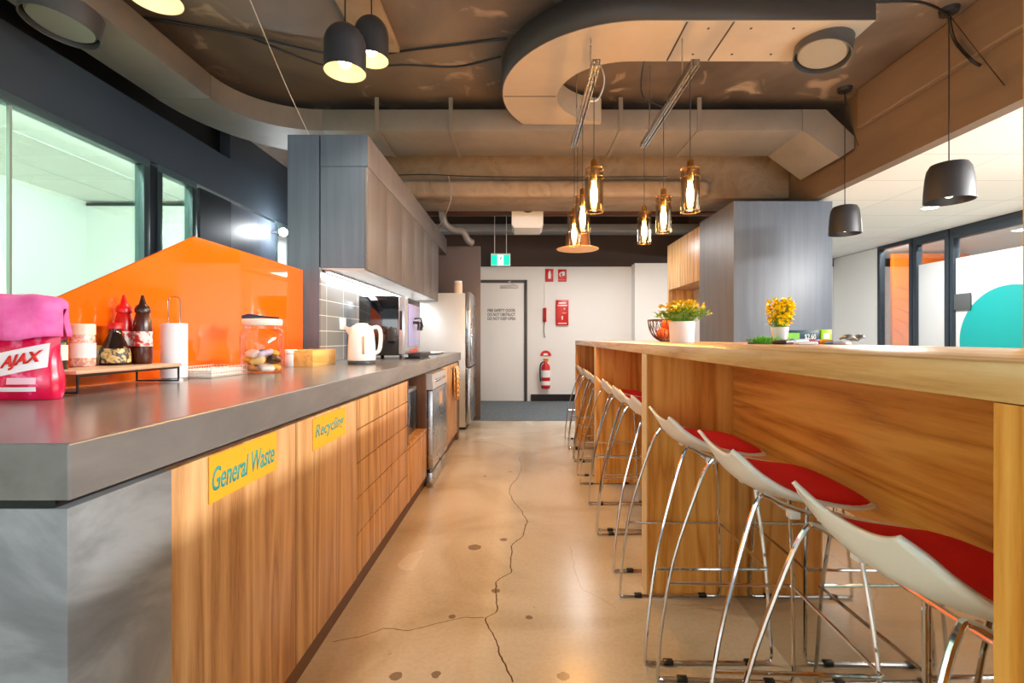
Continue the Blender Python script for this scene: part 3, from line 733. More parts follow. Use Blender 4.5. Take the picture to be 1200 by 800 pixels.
# wire basket with napkins
bx0, bx1, by0, by1 = -1.33, -1.185, 1.86, 2.10
p = thing('wire_basket', (-1.26, 1.98, ZT), 'low white wire basket in front of the orange screen', 'basket')
m = MB()
for z in (.003, .020, .040):
    m.tube([(bx0, by0, ZT+z), (bx1, by0, ZT+z), (bx1, by1, ZT+z), (bx0, by1, ZT+z)], .0016, 6, closed=True)
k = 0
y = by0
while y <= by1+.001:
    m.tube([(bx1, y, ZT+.04), (bx1, y, ZT+.003), (bx0, y, ZT+.003), (bx0, y, ZT+.04)], .0011, 5); y += .016
x = bx0+.015
while x < bx1:
    m.tube([(x, by0, ZT+.04), (x, by0, ZT+.003), (x, by1, ZT+.003), (x, by1, ZT+.04)], .0011, 5); x += .016
m.build('wire_body', plain('wire_cream', rgb(232, 222, 210), .3, .3), p)
for i in range(3):
    o = MB().box(bx0+.012, bx1-.012, by0+.015, by1-.015, ZT+.0047+i*.009, ZT+.0130+i*.009, .002).build('napkin_stack', M_white)
    tag(o, ('lowest', 'middle', 'topmost')[i]+' pack of white napkins in the wire basket', 'napkins', 'napkin packs in the basket')
# big glass jar
h = Vector((-1.155, 2.17, ZT+.0004))
p = thing('glass_jar', h, 'large clear glass jar with white lid holding snack packets', 'jar')
bottle(p, 'body', [(0, .0), (.078, 0), (.088, .008), (.090, .03), (.090, .155), (.082, .185), (.072, .196), (.072, .208)], M_glassj, 40)
bottle(p, 'lid', [(0, .209), (.078, .209), (.081, .213), (.081, .232), (.077, .238), (0, .24)], plain('lid_ivory', rgb(232, 226, 212), .3), 36)
m = MB(); m.tube([h+Vector((-.085, -.01, .243)), h+Vector((-.06, 0, .252)), h+Vector((.0, .0, .248)), h+Vector((.07, .01, .243))], [.011, .012, .005, .004]); o = m.build('serving_scoop', plain('navy_scoop', rgb(40, 50, 76), .3)); tag(o, 'dark blue scoop lying across the jar lid', 'scoop')
cols = [rgb(236, 178, 60), rgb(206, 190, 214), rgb(236, 226, 214), rgb(206, 130, 50), rgb(70, 44, 30), rgb(240, 206, 110)]
names = ['gold', 'lilac', 'ivory', 'caramel', 'dark brown', 'pale yellow']
for i in range(15):
    lv = i//5; a = (i % 5)*2*PI/5+.5+lv*.6
    rr = .052 if lv < 2 else .045
    c = h+Vector((rr*math.cos(a), rr*math.sin(a), .024+.031*lv))
    Mx = Matrix.Translation(c) @ Matrix.Rotation(a+PI/2, 4, 'Z') @ Matrix.Rotation(.35*(-1)**i, 4, 'X') @ Matrix.Rotation(.3*math.sin(i*2.3), 4, 'Y')
    m = MB(); m.box(-.029, .029, -.022, .022, -.012, .012, .010, 3, Mx); o = m.build('snack_packet', plain('packet_%d' % i, cols[(i*5+lv) % 6], .3))
    tag(o, names[(i*5+lv) % 6]+' snack packet '+('at the bottom of', 'halfway up', 'on top of the pile in')[lv]+' the glass jar', 'snack packet', 'snack packets in the jar')
# small white jar and bamboo box
h = Vector((-1.24, 2.62, ZT+.0004))
p = thing('small_pot', h, 'small white lidded pot between glass jar and bamboo box', 'pot')
bottle(p, 'body', [(0, 0), (.028, 0), (.03, .004), (.03, .065), (.026, .07)], M_pot, 24)
bottle(p, 'lid', [(.031, .0705), (.031, .088), (.028, .092), (0, .092)], M_white, 24)
p = thing('bamboo_box', (-1.18, 2.80, ZT), 'open bamboo tray box on the worktop near the grey end panel', 'box')
x0, x1, y0, y1, zz = -1.262, -1.115, 2.60, 2.92, ZT+.0004
MB().box(x0, x1, y0, y0+.01, zz, zz+.088, .001).build('side', M_bamboo, p); MB().box(x0, x1, y1-.01, y1, zz, zz+.088, .001).build('side', M_bamboo, p)
MB().box(x1-.01, x1, y0+.0102, y1-.0102, zz, zz+.088, .001).build('side', M_bamboo, p); MB().box(x0, x0+.01, y0+.0102, y1-.0102, zz, zz+.088, .001).build('side', M_bamboo, p)
MB().box(x0+.0102, x1-.0102, y0+.0102, y1-.0102, zz, zz+.008).build('bottom', M_bamboo, p, smooth=False)
# kettle
h = Vector((-.945, 2.88, ZT+.0004))
p = thing('kettle', h, 'white cordless electric kettle in front of the coffee machine', 'kettle')
bottle(p, 'base', [(0, 0), (.078, 0), (.08, .004), (.08, .018), (.074, .022), (0, .022)], plain('kettle_base', rgb(90, 92, 98), .3, .5), 36)
bottle(p, 'body', [(0, .0225), (.078, .0225), (.080, .03), (.078, .10), (.073, .17), (.066, .205), (.058, .222), (.04, .232), (0, .236)], M_whiteg, 40)
bottle(p, 'lid', [(.0, .2365), (.036, .2345), (.034, .24), (0, .243)], M_white, 30)
m = MB(); m.tube(smooth_path([h+Vector(q) for q in ((.058, .006, .212), (.088, .01, .218), (.106, .012, .195), (.108, .012, .13), (.098, .012, .08), (.074, .01, .062))], 5), .012, 10); m.build('handle', M_whiteg, p)
m = MB(); m.prism([h+Vector(q) for q in ((-.05, -.02, .20), (-.105, 0, .213), (-.05, .02, .20), (-.062, 0, .15))], (0, 0, .012)); m.build('spout', M_whiteg, p)
m = MB(); m.box(h.x+.028, h.x+.040, h.y-.0785, h.y-.066, h.z+.06, h.z+.165, .003); m.build('water_gauge', plain('gauge_tan', rgb(200, 170, 130), .2), p)
# wall outlet behind kettle
o = MB().box(-1.2808, -1.272, 3.42, 3.53, 1.14, 1.22, .003).build('power_outlet', M_whiteg); tag(o, 'white double power outlet on the grey tiles behind the kettle', 'outlet')
# coffee machine
p = thing('coffee_machine', (-1.0, 3.75, ZT), 'large black and silver coffee machine beneath the wall cabinets', 'coffee machine')
MB().box(-1.17, -.885, 3.50, 4.02, ZT+.028, 1.383, .006).build('body', M_blackg, p)
m = MB(); m.box(-.884, -.838, 3.50, 4.02, ZT+.036, 1.378, .005); m.build('front', plain('machine_silver', rgb(196, 198, 206), .25, .7), p)
MB().box(-.8375, -.832, 3.60, 3.99, 1.02, 1.335, .003).build('screen', plain('screen_lilac', rgb(150, 156, 220), .1, 0, .5), p)
MB().box(-.8375, -.834, 3.60, 3.99, 1.338, 1.375, .002).build('header', M_black, p)
MB().box(-.876, -.858, 3.4975, 3.4998, 1.14, 1.275, .0005).build('side_grip', M_black, p)
MB().prism([(-.8372, 3.66, .985), (-.8372, 3.9, 1.0), (-.8372, 3.88, .96), (-.8372, 3.70, .955)], (.002, 0, 0)).build('emblem', plain('emblem_red', rgb(196, 60, 52), .4), p, smooth=False)
m = MB()
for y in (3.74, 3.84): m.tube([(-.835, y, 1.20), (-.79, y, 1.20), (-.79, y, 1.14)], .011, 10)
m.tube([(-.835, 3.79, 1.23), (-.785, 3.79, 1.235), (-.77, 3.79, 1.17), (-.78, 3.79, 1.15)], .007); m.build('spout', M_black, p)
MB().box(-.83, -.742, 3.56, 3.98, ZT+.012, ZT+.045, .004).build('drip_tray', M_black, p)
m = MB()
for x, y in ((-1.14, 3.53), (-1.14, 3.99), (-.87, 3.53), (-.87, 3.99)): m.lathe([(0, 0.0005), (.016, 0.0005), (.014, .0285), (0, .0285)], (x, y, ZT), 14)
m.build('foot', M_black, p)
m = MB(); m.box(-.86, -.75, 3.60, 3.94, ZT+.0005, ZT+.0118); m.build('tray_base', M_black, p, smooth=False)
# plates near the far end
h = Vector((-.86, 4.62, ZT+.0004))
for i in range(2):
    q = h+Vector((.0, .28*i, 0))
    o = MB().lathe([(0, .0), (.055, 0), (.10, .014), (.10, .017), (.055, .004), (0, .004)], q, 32).build('plate', M_whiteg)
    tag(o, ('white plate on the worktop just past the coffee machine', 'white plate on the far end of worktop near the fridge')[i], 'plate', 'white plates on the worktop')
# ------------------------------------------------------------------ right bar
BR = -.0165
B0 = Vector((.497, .42, 0))
BT = 1.055; TH = .042
bar = thing('bar_table', B0, 'long high oak bar table down the right side with dividers and knee panels', 'bar', rz=BR)
BL = 4.79
m = MB(); m.box(0, .75, -.02, BL, BT-TH, BT, .002); m.build('top', M_bar_top, bar, local=True)
def bmb(name, m_, mat, **k): return m_.build(name, mat, bar, local=True, **k)
for y in (.054, 1.62, 1.664, 3.18, 3.224, BL-.045):
    bmb('divider', MB().box(.004, .746, y, y+.040, .003, BT-TH-.001), M_bar, smooth=False)
    bmb('edge_strip', MB().box(.0005, .0038, y, y+.040, .003, BT-TH-.001), M_bar if y < .1 else M_bar_edge, smooth=False)
for y0, y1 in ((.096, 1.618), (1.706, 3.178), (3.266, BL-.047)):
    bmb('knee_panel', MB().box(.362, .386, y0, y1, .615, BT-TH-.001), M_bar_h, smooth=False)
    bmb('mirror_kick_panel', MB().box(.366, .384, y0, y1, .003, .6145), M_mirror, smooth=False)
# ------------------------------------------------------------------ bar stools
def make_stool(label):
    t = thing('bar_stool', (0, 0, 0), label, 'stool', 'white shell bar stools with red pads')
    cen = [(-.096, .774), (-.080, .738), (-.052, .703), (.0, .679), (.06, .668), (.15, .668), (.225, .678)]
    rim = [(-.112, .803, .130), (-.092, .787, .152), (-.066, .760, .178), (-.018, .729, .198), (.045, .706, .206), (.14, .688, .202), (.215, .680, .165)]
    cen = smooth_path([(a, 0, b_) for a, b_ in cen], 4); rim = smooth_path([(a, c, b_) for a, b_, c in rim], 4)
    NV = 21
    def surf(i, v, lift=0.0):
        c = cen[i]; r = rim[i]; k = abs(v)**2.3
        p = Vector((c.x+(r.x-c.x)*k, r.y*v, c.z+(r.z-c.z)*k))
        return p
    rows = [[surf(i, -1+2*j/(NV-1)) for j in range(NV)] for i in range(len(cen))]
    m = MB(); m.grid(rows); o = m.build('shell', M_shell, t, local=True, angle=180)
    sm = o.modifiers.new('thick', 'SOLIDIFY'); sm.thickness = .009; sm.offset = -1
    # red pad
    n0 = 6; L_ = len(cen); rows = []
    for i in range(n0, L_):
        q = (i-n0)/(L_-1-n0); wv = .96*min(1, (.30+q*3.4)) if q < .25 else .96
        wv *= 1 if q < .93 else 1-.04*(q-.93)/.07
        row = []
        for j in range(NV):
            v = (-1+2*j/(NV-1))
            p = surf(i, v*wv)
            e = (.45*(1-abs(v)**8)+.55*(1-abs(v)**2.2))*min(1, q*6+.05)*min(1, (1-q)*6+.12)
            row.append(p+Vector((0, 0, .003+.036*e)))
        rows.append(row)
    m = MB(); m.grid(rows); o = m.build('seat_pad', M_red, t, local=True, angle=180)
    sm = o.modifiers.new('thick', 'SOLIDIFY'); sm.thickness = .0035; sm.offset = 0
    for s in (-1, 1):
        pth = [(-.21, .21*s, .007), (-.200, .208*s, .15), (-.165, .20*s, .38), (-.095, .178*s, .62), (-.060, .168*s, .702), (-.040, .165*s, .706), (-.01, .163*s, .690), (.04, .158*s, .670), (.08, .155*s, .662), (.13, .152*s, .657), (.155, .155*s, .648), (.168, .16*s, .62), (.195, .19*s, .35), (.205, .206*s, .10)]
        loop = smooth_path(pth, 4)
        loop += [Vector((.209, .2095*s, .03)), Vector((.203, .21*s, .010)), Vector((.185, .21*s, .007)), Vector((0, .21*s, .007)), Vector((-.185, .21*s, .007)), Vector((-.203, .21*s, .0075))]
        MB().tube(loop, .0058, 8, closed=True).build('leg_frame', M_chrome, t, local=True)
        for a in (-.134, .134): MB().box(a-.016, a+.016, .21*s-.009, .21*s+.009, .0006, .0165, .003).build('foot_pad', M_black, t, local=True)
        for a, q, zq in ((.03, .145, .660), (.10, .151, .652)): MB().box(a-.012, a+.012, q*s-.013, q*s+.013, zq-.012, zq+.009, .003).build('seat_clip', M_shell, t, local=True)
    zf = .312
    MB().tube([(-.178, .203, zf), (.190, .203, zf), (.200, .198, zf), (.200, -.198, zf), (.190, -.203, zf), (-.178, -.203, zf)], .0052, 8).build('footrest', M_chrome, t, local=True)
    MB().tube([(.03, .148, .655), (.03, -.148, .655)], .0052, 8).build('cross_bar', M_chrome, t, local=True)
    return t
ys = [.80, 1.315, 1.82, 2.46, 2.93, 3.38, 4.01, 4.50, 4.98]
lab = ['nearest white bar stool with large red seat pad at the right edge', 'second white bar stool from the camera, red pad, in the near bay',
       'third white bar stool from the camera, just in front of first oak divider', 'white bar stool just behind the first oak divider, fourth from camera',
       'white bar stool in the middle of the second bay, fifth from camera', 'white bar stool just in front of the second oak divider',
       'white bar stool just behind the second oak divider', 'white bar stool in the middle of the farthest bay', 'farthest white bar stool, last on the aisle side']
st0 = None
for i, y in enumerate(ys):
    x = B0.x+.0165*(y-.42)+.100+(.025, .018)[i]*(1 if i < 2 else 0) if i < 2 else B0.x+.0165*(y-.42)+.100
    rz = BR+(.02, -.03, .015, .04, -.02, .03, -.04, .02, 0)[i]
    if st0 is None:
        st0 = make_stool(lab[0]); st0.location = (x, y, 0); st0.rotation_euler = (0, 0, rz)
    else: dup(st0, (x, y, 0), lab[i], rz)

# ------------------------------------------------------------------ things on the bar
def bar_pt(x, d): return Vector(((x-CX)*d/F, d, BT+.0006))
def leaf(m, base, dirv, L_, wd, curl=.3):
    d = Vector(dirv).normalized(); up = Vector((0, 0, 1)); sd = d.cross(up)
    sd = sd.normalized() if sd.length > .01 else Vector((1, 0, 0))
    n = sd.cross(d)
    pts = []
    for t, wq in ((0, .15), (.35, 1), (.7, .8), (1, .05)):
        p = base+d*L_*t-Vector((0, 0, curl*L_*t*t)); pts.append((p-sd*wd*wq, p+n*wd*.25*wq*-1, p+sd*wd*wq))
    m.grid(pts)
# bowl with fruit
h = bar_pt(783, 3.0)
bw = thing('fruit_bowl', h, 'dark wire fruit bowl behind the white planter on the bar', 'bowl')
m = MB()
prof = [(.045, .004), (.085, .03), (.112, .075), (.122, .135)]
for r, z in prof[:1]+prof[-1:]: m.tube([h+Vector((r*math.cos(a), r*math.sin(a), z)) for a in [2*PI*k/36 for k in range(36)]], .004 if z > .1 else .003, 6, closed=True)
for k in range(26):
    a = 2*PI*k/26; m.tube(smooth_path([h+Vector((r*math.cos(a+z*2), r*math.sin(a+z*2), z)) for r, z in prof], 3), .0018, 5)
for k in range(26):
    a = 2*PI*k/26; m.tube(smooth_path([h+Vector((r*math.cos(a-z*2), r*math.sin(a-z*2), z)) for r, z in prof], 3), .0018, 5)
m.build('wire_body', plain('bronze_wire', rgb(84, 60, 48), .35, .6), bw)
for i, (dx, dy, dz, la) in enumerate(((-.045, -.03, .052, 'orange lying at the front of the wire bowl'), (.03, -.035, .054, 'orange in the bowl hidden partly by planter'), (.0, .045, .052, 'orange at the back of the wire bowl'), (-.01, -.005, .108, 'topmost orange in the wire bowl'))):
    o = MB().ball(h+Vector((dx, dy, dz)), .036, 1, 1, .94).build('orange', M_terra); tag(o, la, 'fruit', 'oranges in the bowl')
# white planter
h = bar_pt(799, 2.6)
p = thing('potted_plant', h, 'white round planter with yellow-green leafy plant on the bar', 'potted plant')
bottle(p, 'pot', [(0, 0), (.060, 0), (.062, .003), (.067, .108), (.067, .112), (.062, .112), (.060, .1), (0, .098)], M_pot, 32)
m1 = MB(); m2 = MB(); stm = MB()
for k in range(230):
    a = random.random()*2*PI; el = random.uniform(.25, 1.5); L0 = random.uniform(.035, .12)
    d = Vector((math.cos(a)*math.cos(el), math.sin(a)*math.cos(el), math.sin(el)))
    base = h+Vector((0, 0, .112))+Vector((d.x*.045, d.y*.045, 0))+d*L0*.95
    if k % 2 == 0: stm.tube([h+Vector((d.x*.03, d.y*.03, .095)), base], .0012, 4)
    for q in range(3):
        a2 = a+random.uniform(-1.2, 1.2); d2 = Vector((math.cos(a2)*.8, math.sin(a2)*.8, random.uniform(.3, 1.4)))
        leaf(m1 if base.z-h.z < .165+random.uniform(-.02, .02) else m2, base, d2, random.uniform(.024, .038), .008)
m1.build('leaves', M_leafg, p); m2.build('yellow_leaves', M_leafy, p); stm.build('stems', M_leafg, p)
# yellow flowers in small pot
h = bar_pt(914, 2.05)
p = thing('flower_pot', h, 'small white pot of bright yellow flowers on the bar', 'potted plant')
bottle(p, 'pot', [(0, 0), (.023, 0), (.025, .003), (.034, .066), (.034, .07), (.031, .07), (.029, .06), (0, .058)], M_pot, 28)
m1 = MB(); stm = MB()
for k in range(90):
    a = random.random()*2*PI; r = random.uniform(0, 1)**.6; z = random.uniform(.085, .185)
    c = h+Vector((r*.050*math.cos(a), r*.050*math.sin(a), z))
    stm.tube([h+Vector((.01*math.cos(a), .01*math.sin(a), .058)), c], .0011, 4)
    for q in range(5):
        b2 = q*2*PI/5+k; tl = random.uniform(-.2, .8)
        leaf(m1, c, (math.cos(b2)*random.uniform(.4, 1), math.sin(b2)*.6-.5, random.uniform(-1.1, 1.2)), .019, .0095, .2)
m1.build('petals', M_flower, p); stm.build('stems', M_leafg, p)
# low green grass tuft
h = bar_pt(897, 2.02)
p = thing('grass_tuft', h, 'low bright green artificial grass tuft lying on the bar', 'plant')
m = MB(); m.lathe([(0, 0), (.045, 0), (.045, .006), (0, .008)], h, 20, Matrix.Diagonal((1.6, .8, 1, 1))); m.build('base', plain('moss', rgb(70, 110, 40), .9), p)
m = MB()
for k in range(190):
    a = random.random()*2*PI; r = random.random()**.5
    b0 = h+Vector((.068*r*math.cos(a), .03*r*math.sin(a), .005))
    leaf(m, b0, (math.cos(a)*.9*r+random.uniform(-.3, .3), math.sin(a)*.6*r, random.uniform(.5, 1.4)), random.uniform(.022, .05)*(1.1-.3*r), .0026, .25)
m.build('blades', plain('grass_bright', rgb(112, 190, 50), .5), p)
# snack box with price
d = 2.2; z = BT+.0006
a0 = bar_pt(922, d); a1 = bar_pt(958, d); a2 = bar_pt(974, d)
p = thing('snack_box', a0, 'dark teal snack box lettered $2.60 standing on the bar', 'box')
MB().box(a0.x, a1.x+.012, d, d+.06, z, z+.060, .002).build('carton', plain('box_teal', rgb(18, 62, 84), .4), p)
text_mesh('lettering', '$2.60', M_whitetxt, p, (bar_pt(943, d).x, d-.0005, z+.016), (1, 0, 0), (0, 0, 1), .050, .026)
MB().box(a0.x+.004, bar_pt(937, d).x, d-.0012, d-.0002, z+.018, z+.048).build('label', plain('lime_label', rgb(120, 200, 60), .4), p, smooth=False)
p = thing('lime_box', (a1.x+.03, d, z), 'lime green snack box with white label next to the teal one', 'box')
MB().box(a1.x+.014, a2.x, d-.005, d+.05, z, z+.063, .002).build('carton', plain('box_lime', rgb(150, 214, 20), .4), p)
MB().box(a1.x+.024, a2.x-.012, d-.0062, d-.0052, z+.022, z+.046).build('label', M_whitetxt, p, smooth=False)
# phones, packets, clutter in front of the boxes
def packet(x, d, w_, dep, hh, ry, col, label, name='snack_packet'):
    c = bar_pt(x, d)+Vector((0, 0, hh/2)); Mx = Matrix.Translation(c) @ Matrix.Rotation(ry, 4, 'Z')
    o = MB().box(-w_/2, w_/2, -dep/2, dep/2, -hh/2, hh/2, hh*.42, 3, Mx).build(name, plain('pk_'+label[:12], col, .3)); tag(o, label, 'packet', 'small packets on the bar'); return o
packet(919, 1.90, .075, .06, .016, .5, rgb(36, 24, 40), 'black flat packet in front of the flower pot')
packet(934, 1.98, .085, .045, .022, .25, rgb(150, 165, 200), 'pale blue shiny packet in front of teal box')
packet(944, 1.80, .07, .05, .012, -.2, rgb(226, 222, 226), 'white flat wrapper nearest the bar edge')
packet(953, 2.02, .04, .05, .018, .4, rgb(190, 120, 160), 'pink packet in front of the teal box')
packet(968, 1.97, .045, .05, .018, -.3, rgb(240, 150, 40), 'orange packet in front of lime box')
packet(978, 1.92, .05, .04, .012, .2, rgb(80, 150, 220), 'blue packet right of the orange one')
packet(987, 1.86, .05, .045, .010, .6, rgb(200, 190, 200), 'silver-grey wrapper beside the blue packet')
h = bar_pt(999, 1.92)
m = MB(); m.grid([[h+Vector((-.035+.07*i/8, -.02+.04*j/4, .010+.022*abs(math.sin(i*.55+.5))*(1 if j in (1, 2, 3) else .6))) for j in range(5)] for i in range(9)])
o = m.build('crumpled_bag', plain('grey_foil', rgb(120, 122, 122), .35, .4), angle=180); tag(o, 'crumpled grey bag at the end of the clutter on bar', 'bag')
sm = o.modifiers.new('thick', 'SOLIDIFY'); sm.thickness = .008; sm.offset = -1

# ------------------------------------------------------------------ joinery block and niche beyond the bar
jb = thing('tall_cupboard', (2.5, 5.1, 0), 'big blue-grey joinery block standing beyond the bar', 'cupboard')
MB().box(2.052, 3.0, 4.69, 5.59, .002, 2.40, .002).build('carcass', M_lam_cool_lit, jb)  # cool light on the front is put into the carcass colour
MB().box(2.048, 2.0515, 4.69, 5.59, .002, 2.40).build('side_panel', M_lam, jb, smooth=False)
wc = thing('wall_cupboard', (2.2, 6.2, 1.74), 'oak wall cupboard over the niche beside the joinery block', 'cupboard')
MB().box(2.05, 2.42, 5.595, 6.83, 1.745, 2.37, .002).build('carcass', M_oak, wc)
nb = thing('niche_unit', (2.2, 6.2, 0), 'oak side and pale back panel of the niche under the wall cupboard', 'cupboard')
MB().box(2.05, 2.42, 6.78, 6.83, .002, 1.744).build('side_panel', M_oak, nb, smooth=False)
MB().box(2.40, 2.42, 5.595, 6.778, .002, 1.744).build('back_panel', plain('pale_grey_panel', rgb(206, 210, 214), .5), nb, smooth=False)
MB().box(2.05, 2.398, 5.595, 6.778, .10, .92, .002).build('base_unit', M_oak, nb)
o = MB().box(2.24, 2.31, 6.770, 6.779, 1.46, 1.60, .003).build('wall_switch', M_whiteg); tag(o, 'white switch plate on the oak side of the niche', 'switch')
# timber post rising behind the bar
o = struct(MB().box(1.30, 1.42, 1.18, 1.262, .002, 3.148, .002).build('trim_13', M_postwood))

# orange wall board seen through the office glass
ob = thing('wall_board', (6.4, 7.6, 0), 'orange board with curved line decor inside the glazed office', 'board')
MB().box(5.80, 7.0, 7.6, 7.65, .002, 2.40, .002).build('panel', plain('orange_board', rgb(232, 112, 10), .5), ob)
m = MB()
for k in range(5):
    r = .25+.16*k
    m.tube([(5.72+r*math.cos(a), 7.597, 1.0+r*math.sin(a)) for a in [(.1+1.3*q/12) for q in range(13)] if 5.72+r*math.cos(a) > 5.81], .006, 5)
m.build('curved_lines', plain('orange_dark_line', rgb(200, 90, 16), .5), ob)
# room sign on the glass
a = F*XR
o = MB().box(XR-.012, XR-.001, F*XR/(1138-CX), F*XR/(1116-CX), EYE+33*5.88/F, EYE+52*5.88/F, .002).build('room_sign', plain('sign_grey', rgb(74, 78, 80), .5)); tag(o, 'small grey room sign on the glass beside the teal disc', 'sign')

# ------------------------------------------------------------------ ducts and services overhead
ZD0, ZD1 = 2.85, 3.03
ld = thing('cross_duct', (.5, 4.45, ZD0), 'flat rectangular air duct crossing the ceiling above the kitchen', 'air duct')
def ring_poly(c, ro, ri, a0, a1, n, z, ex=None):
    o_ = [(c[0]+ro[0]*math.cos(a0+(a1-a0)*i/n), c[1]+ro[1]*math.sin(a0+(a1-a0)*i/n), z) for i in range(n+1)]
    i_ = [(c[0]+ri[0]*math.cos(a0+(a1-a0)*i/n), c[1]+ri[1]*math.sin(a0+(a1-a0)*i/n), z) for i in range(n+1)]
    return o_, i_
m = MB(); m.box(-1.70, 2.40, 4.15, 4.74, ZD0, ZD1, .004)
m.build('straight_run', M_duct, ld)
m = MB(); m.prism([(2.402, 4.15, ZD0), (2.72, 4.15, 2.62), (2.84, 4.15, 2.70), (2.84, 4.15, 2.80), (2.60, 4.15, ZD1), (2.402, 4.15, ZD1)], (0, .59, 0)); m.build('elbow', M_duct, ld, smooth=False)
for x in (-1.25, -.62, .83, 1.5):
    m = MB(); m.box(x, x+.035, 4.142, 4.149, ZD0-.001, ZD1+.10); m.box(x, x+.035, 4.142, 4.745, ZD0-.008, ZD0-.001); m.build('strap', M_duct, ld, smooth=False)
sd = thing('side_duct', (-2.5, 1.5, ZD0), 'flat air duct running along the left glazed wall and curving into the room', 'air duct')
m = MB(); m.box(-2.70, -2.30, -3.0, 3.60, ZD0, ZD1, .004); m.build('straight_run', M_duct, sd)
o_, i_ = ring_poly((-1.70, 3.602), (1.0, 1.138), (.60, .548), PI, PI/2, 16, ZD0)
m = MB()
for k in range(16): m.prism([o_[k], o_[k+1], i_[k+1], i_[k]], (0, 0, ZD1-ZD0))
bmesh.ops.remove_doubles(m.bm, verts=m.bm.verts, dist=.0005)
m.build('bend', M_duct, sd, angle=30)
# round outlets
def outlet(parent, c, r, tilt, name='round_outlet'):
    Mx = Matrix.Rotation(tilt[0], 4, 'X') @ Matrix.Rotation(tilt[1], 4, 'Y')
    m = MB(); m.lathe([(r, .06), (r, -.055), (r-.006, -.055), (r-.006, .06)], c, 36, Mx); m.build(name, plain('outlet_grey', rgb(96, 96, 98), .45, .5), parent)
    m = MB(); m.lathe([(0, -.035), (r-.03, -.035), (r-.02, -.025), (0, -.02)], c, 30, Mx); m.build('damper', plain('damper_grey', rgb(150, 146, 138), .4, .3), parent)
outlet(sd, (-2.47, 2.62, 2.80), .17, (-.12, .10))
ud = thing('curved_duct', (.9, 3.4, 2.9), 'broad U-shaped white duct curving overhead above the pendant lights', 'air duct')
ZU0, ZU1 = 2.90, 3.10
cx_, cyy, Ro, Ri = .72, 3.65, .86, .45
ns = 28
ang = [math.radians(270-k*(270-144)/ns) for k in range(ns+1)]
o_ = [(cx_+Ro*math.cos(a), cyy+Ro*math.sin(a), ZU0) for a in ang]
ang2 = [math.radians(270-k*(270-96)/ns) for k in range(ns+1)]
i_ = [(cx_+Ri*math.cos(a), min(4.10, cyy+Ri*math.sin(a)), ZU0) for a in ang2]
poly = [(2.03, 2.79, ZU0)]+o_+[(cx_-.694, 4.146, ZU0), (cx_-.047, 4.146, ZU0)]+list(reversed(i_))+[(2.03, 3.20, ZU0)]
m = MB()
nn = ns
lo = [m.bm.verts.new(p) for p in poly]; hi = [m.bm.verts.new((p[0], p[1], ZU1)) for p in poly]
nP = len(poly)
side = [m.bm.faces.new((lo[k], lo[(k+1) % nP], hi[(k+1) % nP], hi[k])) for k in range(nP)]
fb = m.bm.faces.new(lo); ft = m.bm.faces.new(hi)
bmesh.ops.triangulate(m.bm, faces=[fb, ft])
bmesh.ops.recalc_face_normals(m.bm, faces=m.bm.faces)
m.build('bend', mottled('duct_white', [(.3, rgb(158, 149, 138)), (.7, rgb(176, 167, 155))], 1.5, 4, .55, .3), ud, angle=35)
# thin sheet on the outer side, shade painted in as dark colour
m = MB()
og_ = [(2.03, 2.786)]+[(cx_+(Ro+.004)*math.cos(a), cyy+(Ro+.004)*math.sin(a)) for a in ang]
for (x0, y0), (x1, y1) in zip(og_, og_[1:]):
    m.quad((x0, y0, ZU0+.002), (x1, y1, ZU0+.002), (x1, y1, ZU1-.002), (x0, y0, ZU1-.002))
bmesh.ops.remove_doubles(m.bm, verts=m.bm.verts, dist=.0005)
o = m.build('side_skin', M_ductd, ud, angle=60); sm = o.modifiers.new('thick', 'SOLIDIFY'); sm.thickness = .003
MB().box(cx_-Ro+.01, cx_-Ri-.01, 3.66, 3.668, ZU0-.002, ZU0+.001).build('seam', M_ductd, ud, smooth=False)
for x in (.95, 1.22): MB().box(x, x+.01, 2.80, 3.19, ZU0-.002, ZU0+.001).build('seam', M_ductd, ud, smooth=False)
for x, y in ((1.1, 2.86), (1.35, 2.86), (1.6, 2.86), (1.1, 3.12), (1.35, 3.12), (1.6, 3.12)): MB().ball((x, y, ZU0), .008, 1, 1, .6, 10, 6).build('screw', M_ductd, ud)
outlet(ud, (1.86, 3.0, 2.86), .16, (-.1, .22))
# pipes, cables and vents in the far service zone
o = MB().tube([(-1.6, 6.5, 2.76), (.1, 6.5, 2.76), (2.8, 6.5, 2.76)], .05, 16).build('service_pipe', plain('pipe_brown', rgb(86, 54, 40), .4, .3)); tag(o, 'brown copper service pipe running across below the slab', 'pipe')
o = MB().tube(smooth_path([(-.98, 6.0, 2.95), (-.98, 6.0, 2.72), (-.96, 6.05, 2.52), (-.86, 6.1, 2.44), (-.74, 6.12, 2.42), (-.68, 6.16, 2.32), (-.62, 6.2, 2.29)], 5), .045, 14).build('waste_pipe', plain('pipe_grey', rgb(120, 116, 114), .4)); tag(o, 'grey bent drain pipe coming down behind the wall cabinets', 'pipe')
o = MB().box(-2.8, 2.84, 7.75, 8.05, 2.78, 2.90, .01).build('cable_tray', plain('tray_pale', rgb(150, 152, 154), .45, .3)); tag(o, 'pale grey cable tray crossing in front of the dark bulkhead', 'tray')
ac = thing('ceiling_vent_unit', (.05, 6.2, 2.8), 'white boxed ventilation unit hanging under the slab', 'vent unit')
m = MB(); m.prism([(-.12, 6.0, 2.83), (.27, 6.0, 2.83), (.27, 6.0, 2.48), (.24, 6.0, 2.44), (-.09, 6.0, 2.44), (-.12, 6.0, 2.48)], (0, .40, 0)); m.build('casing', M_white, ac, smooth=False)
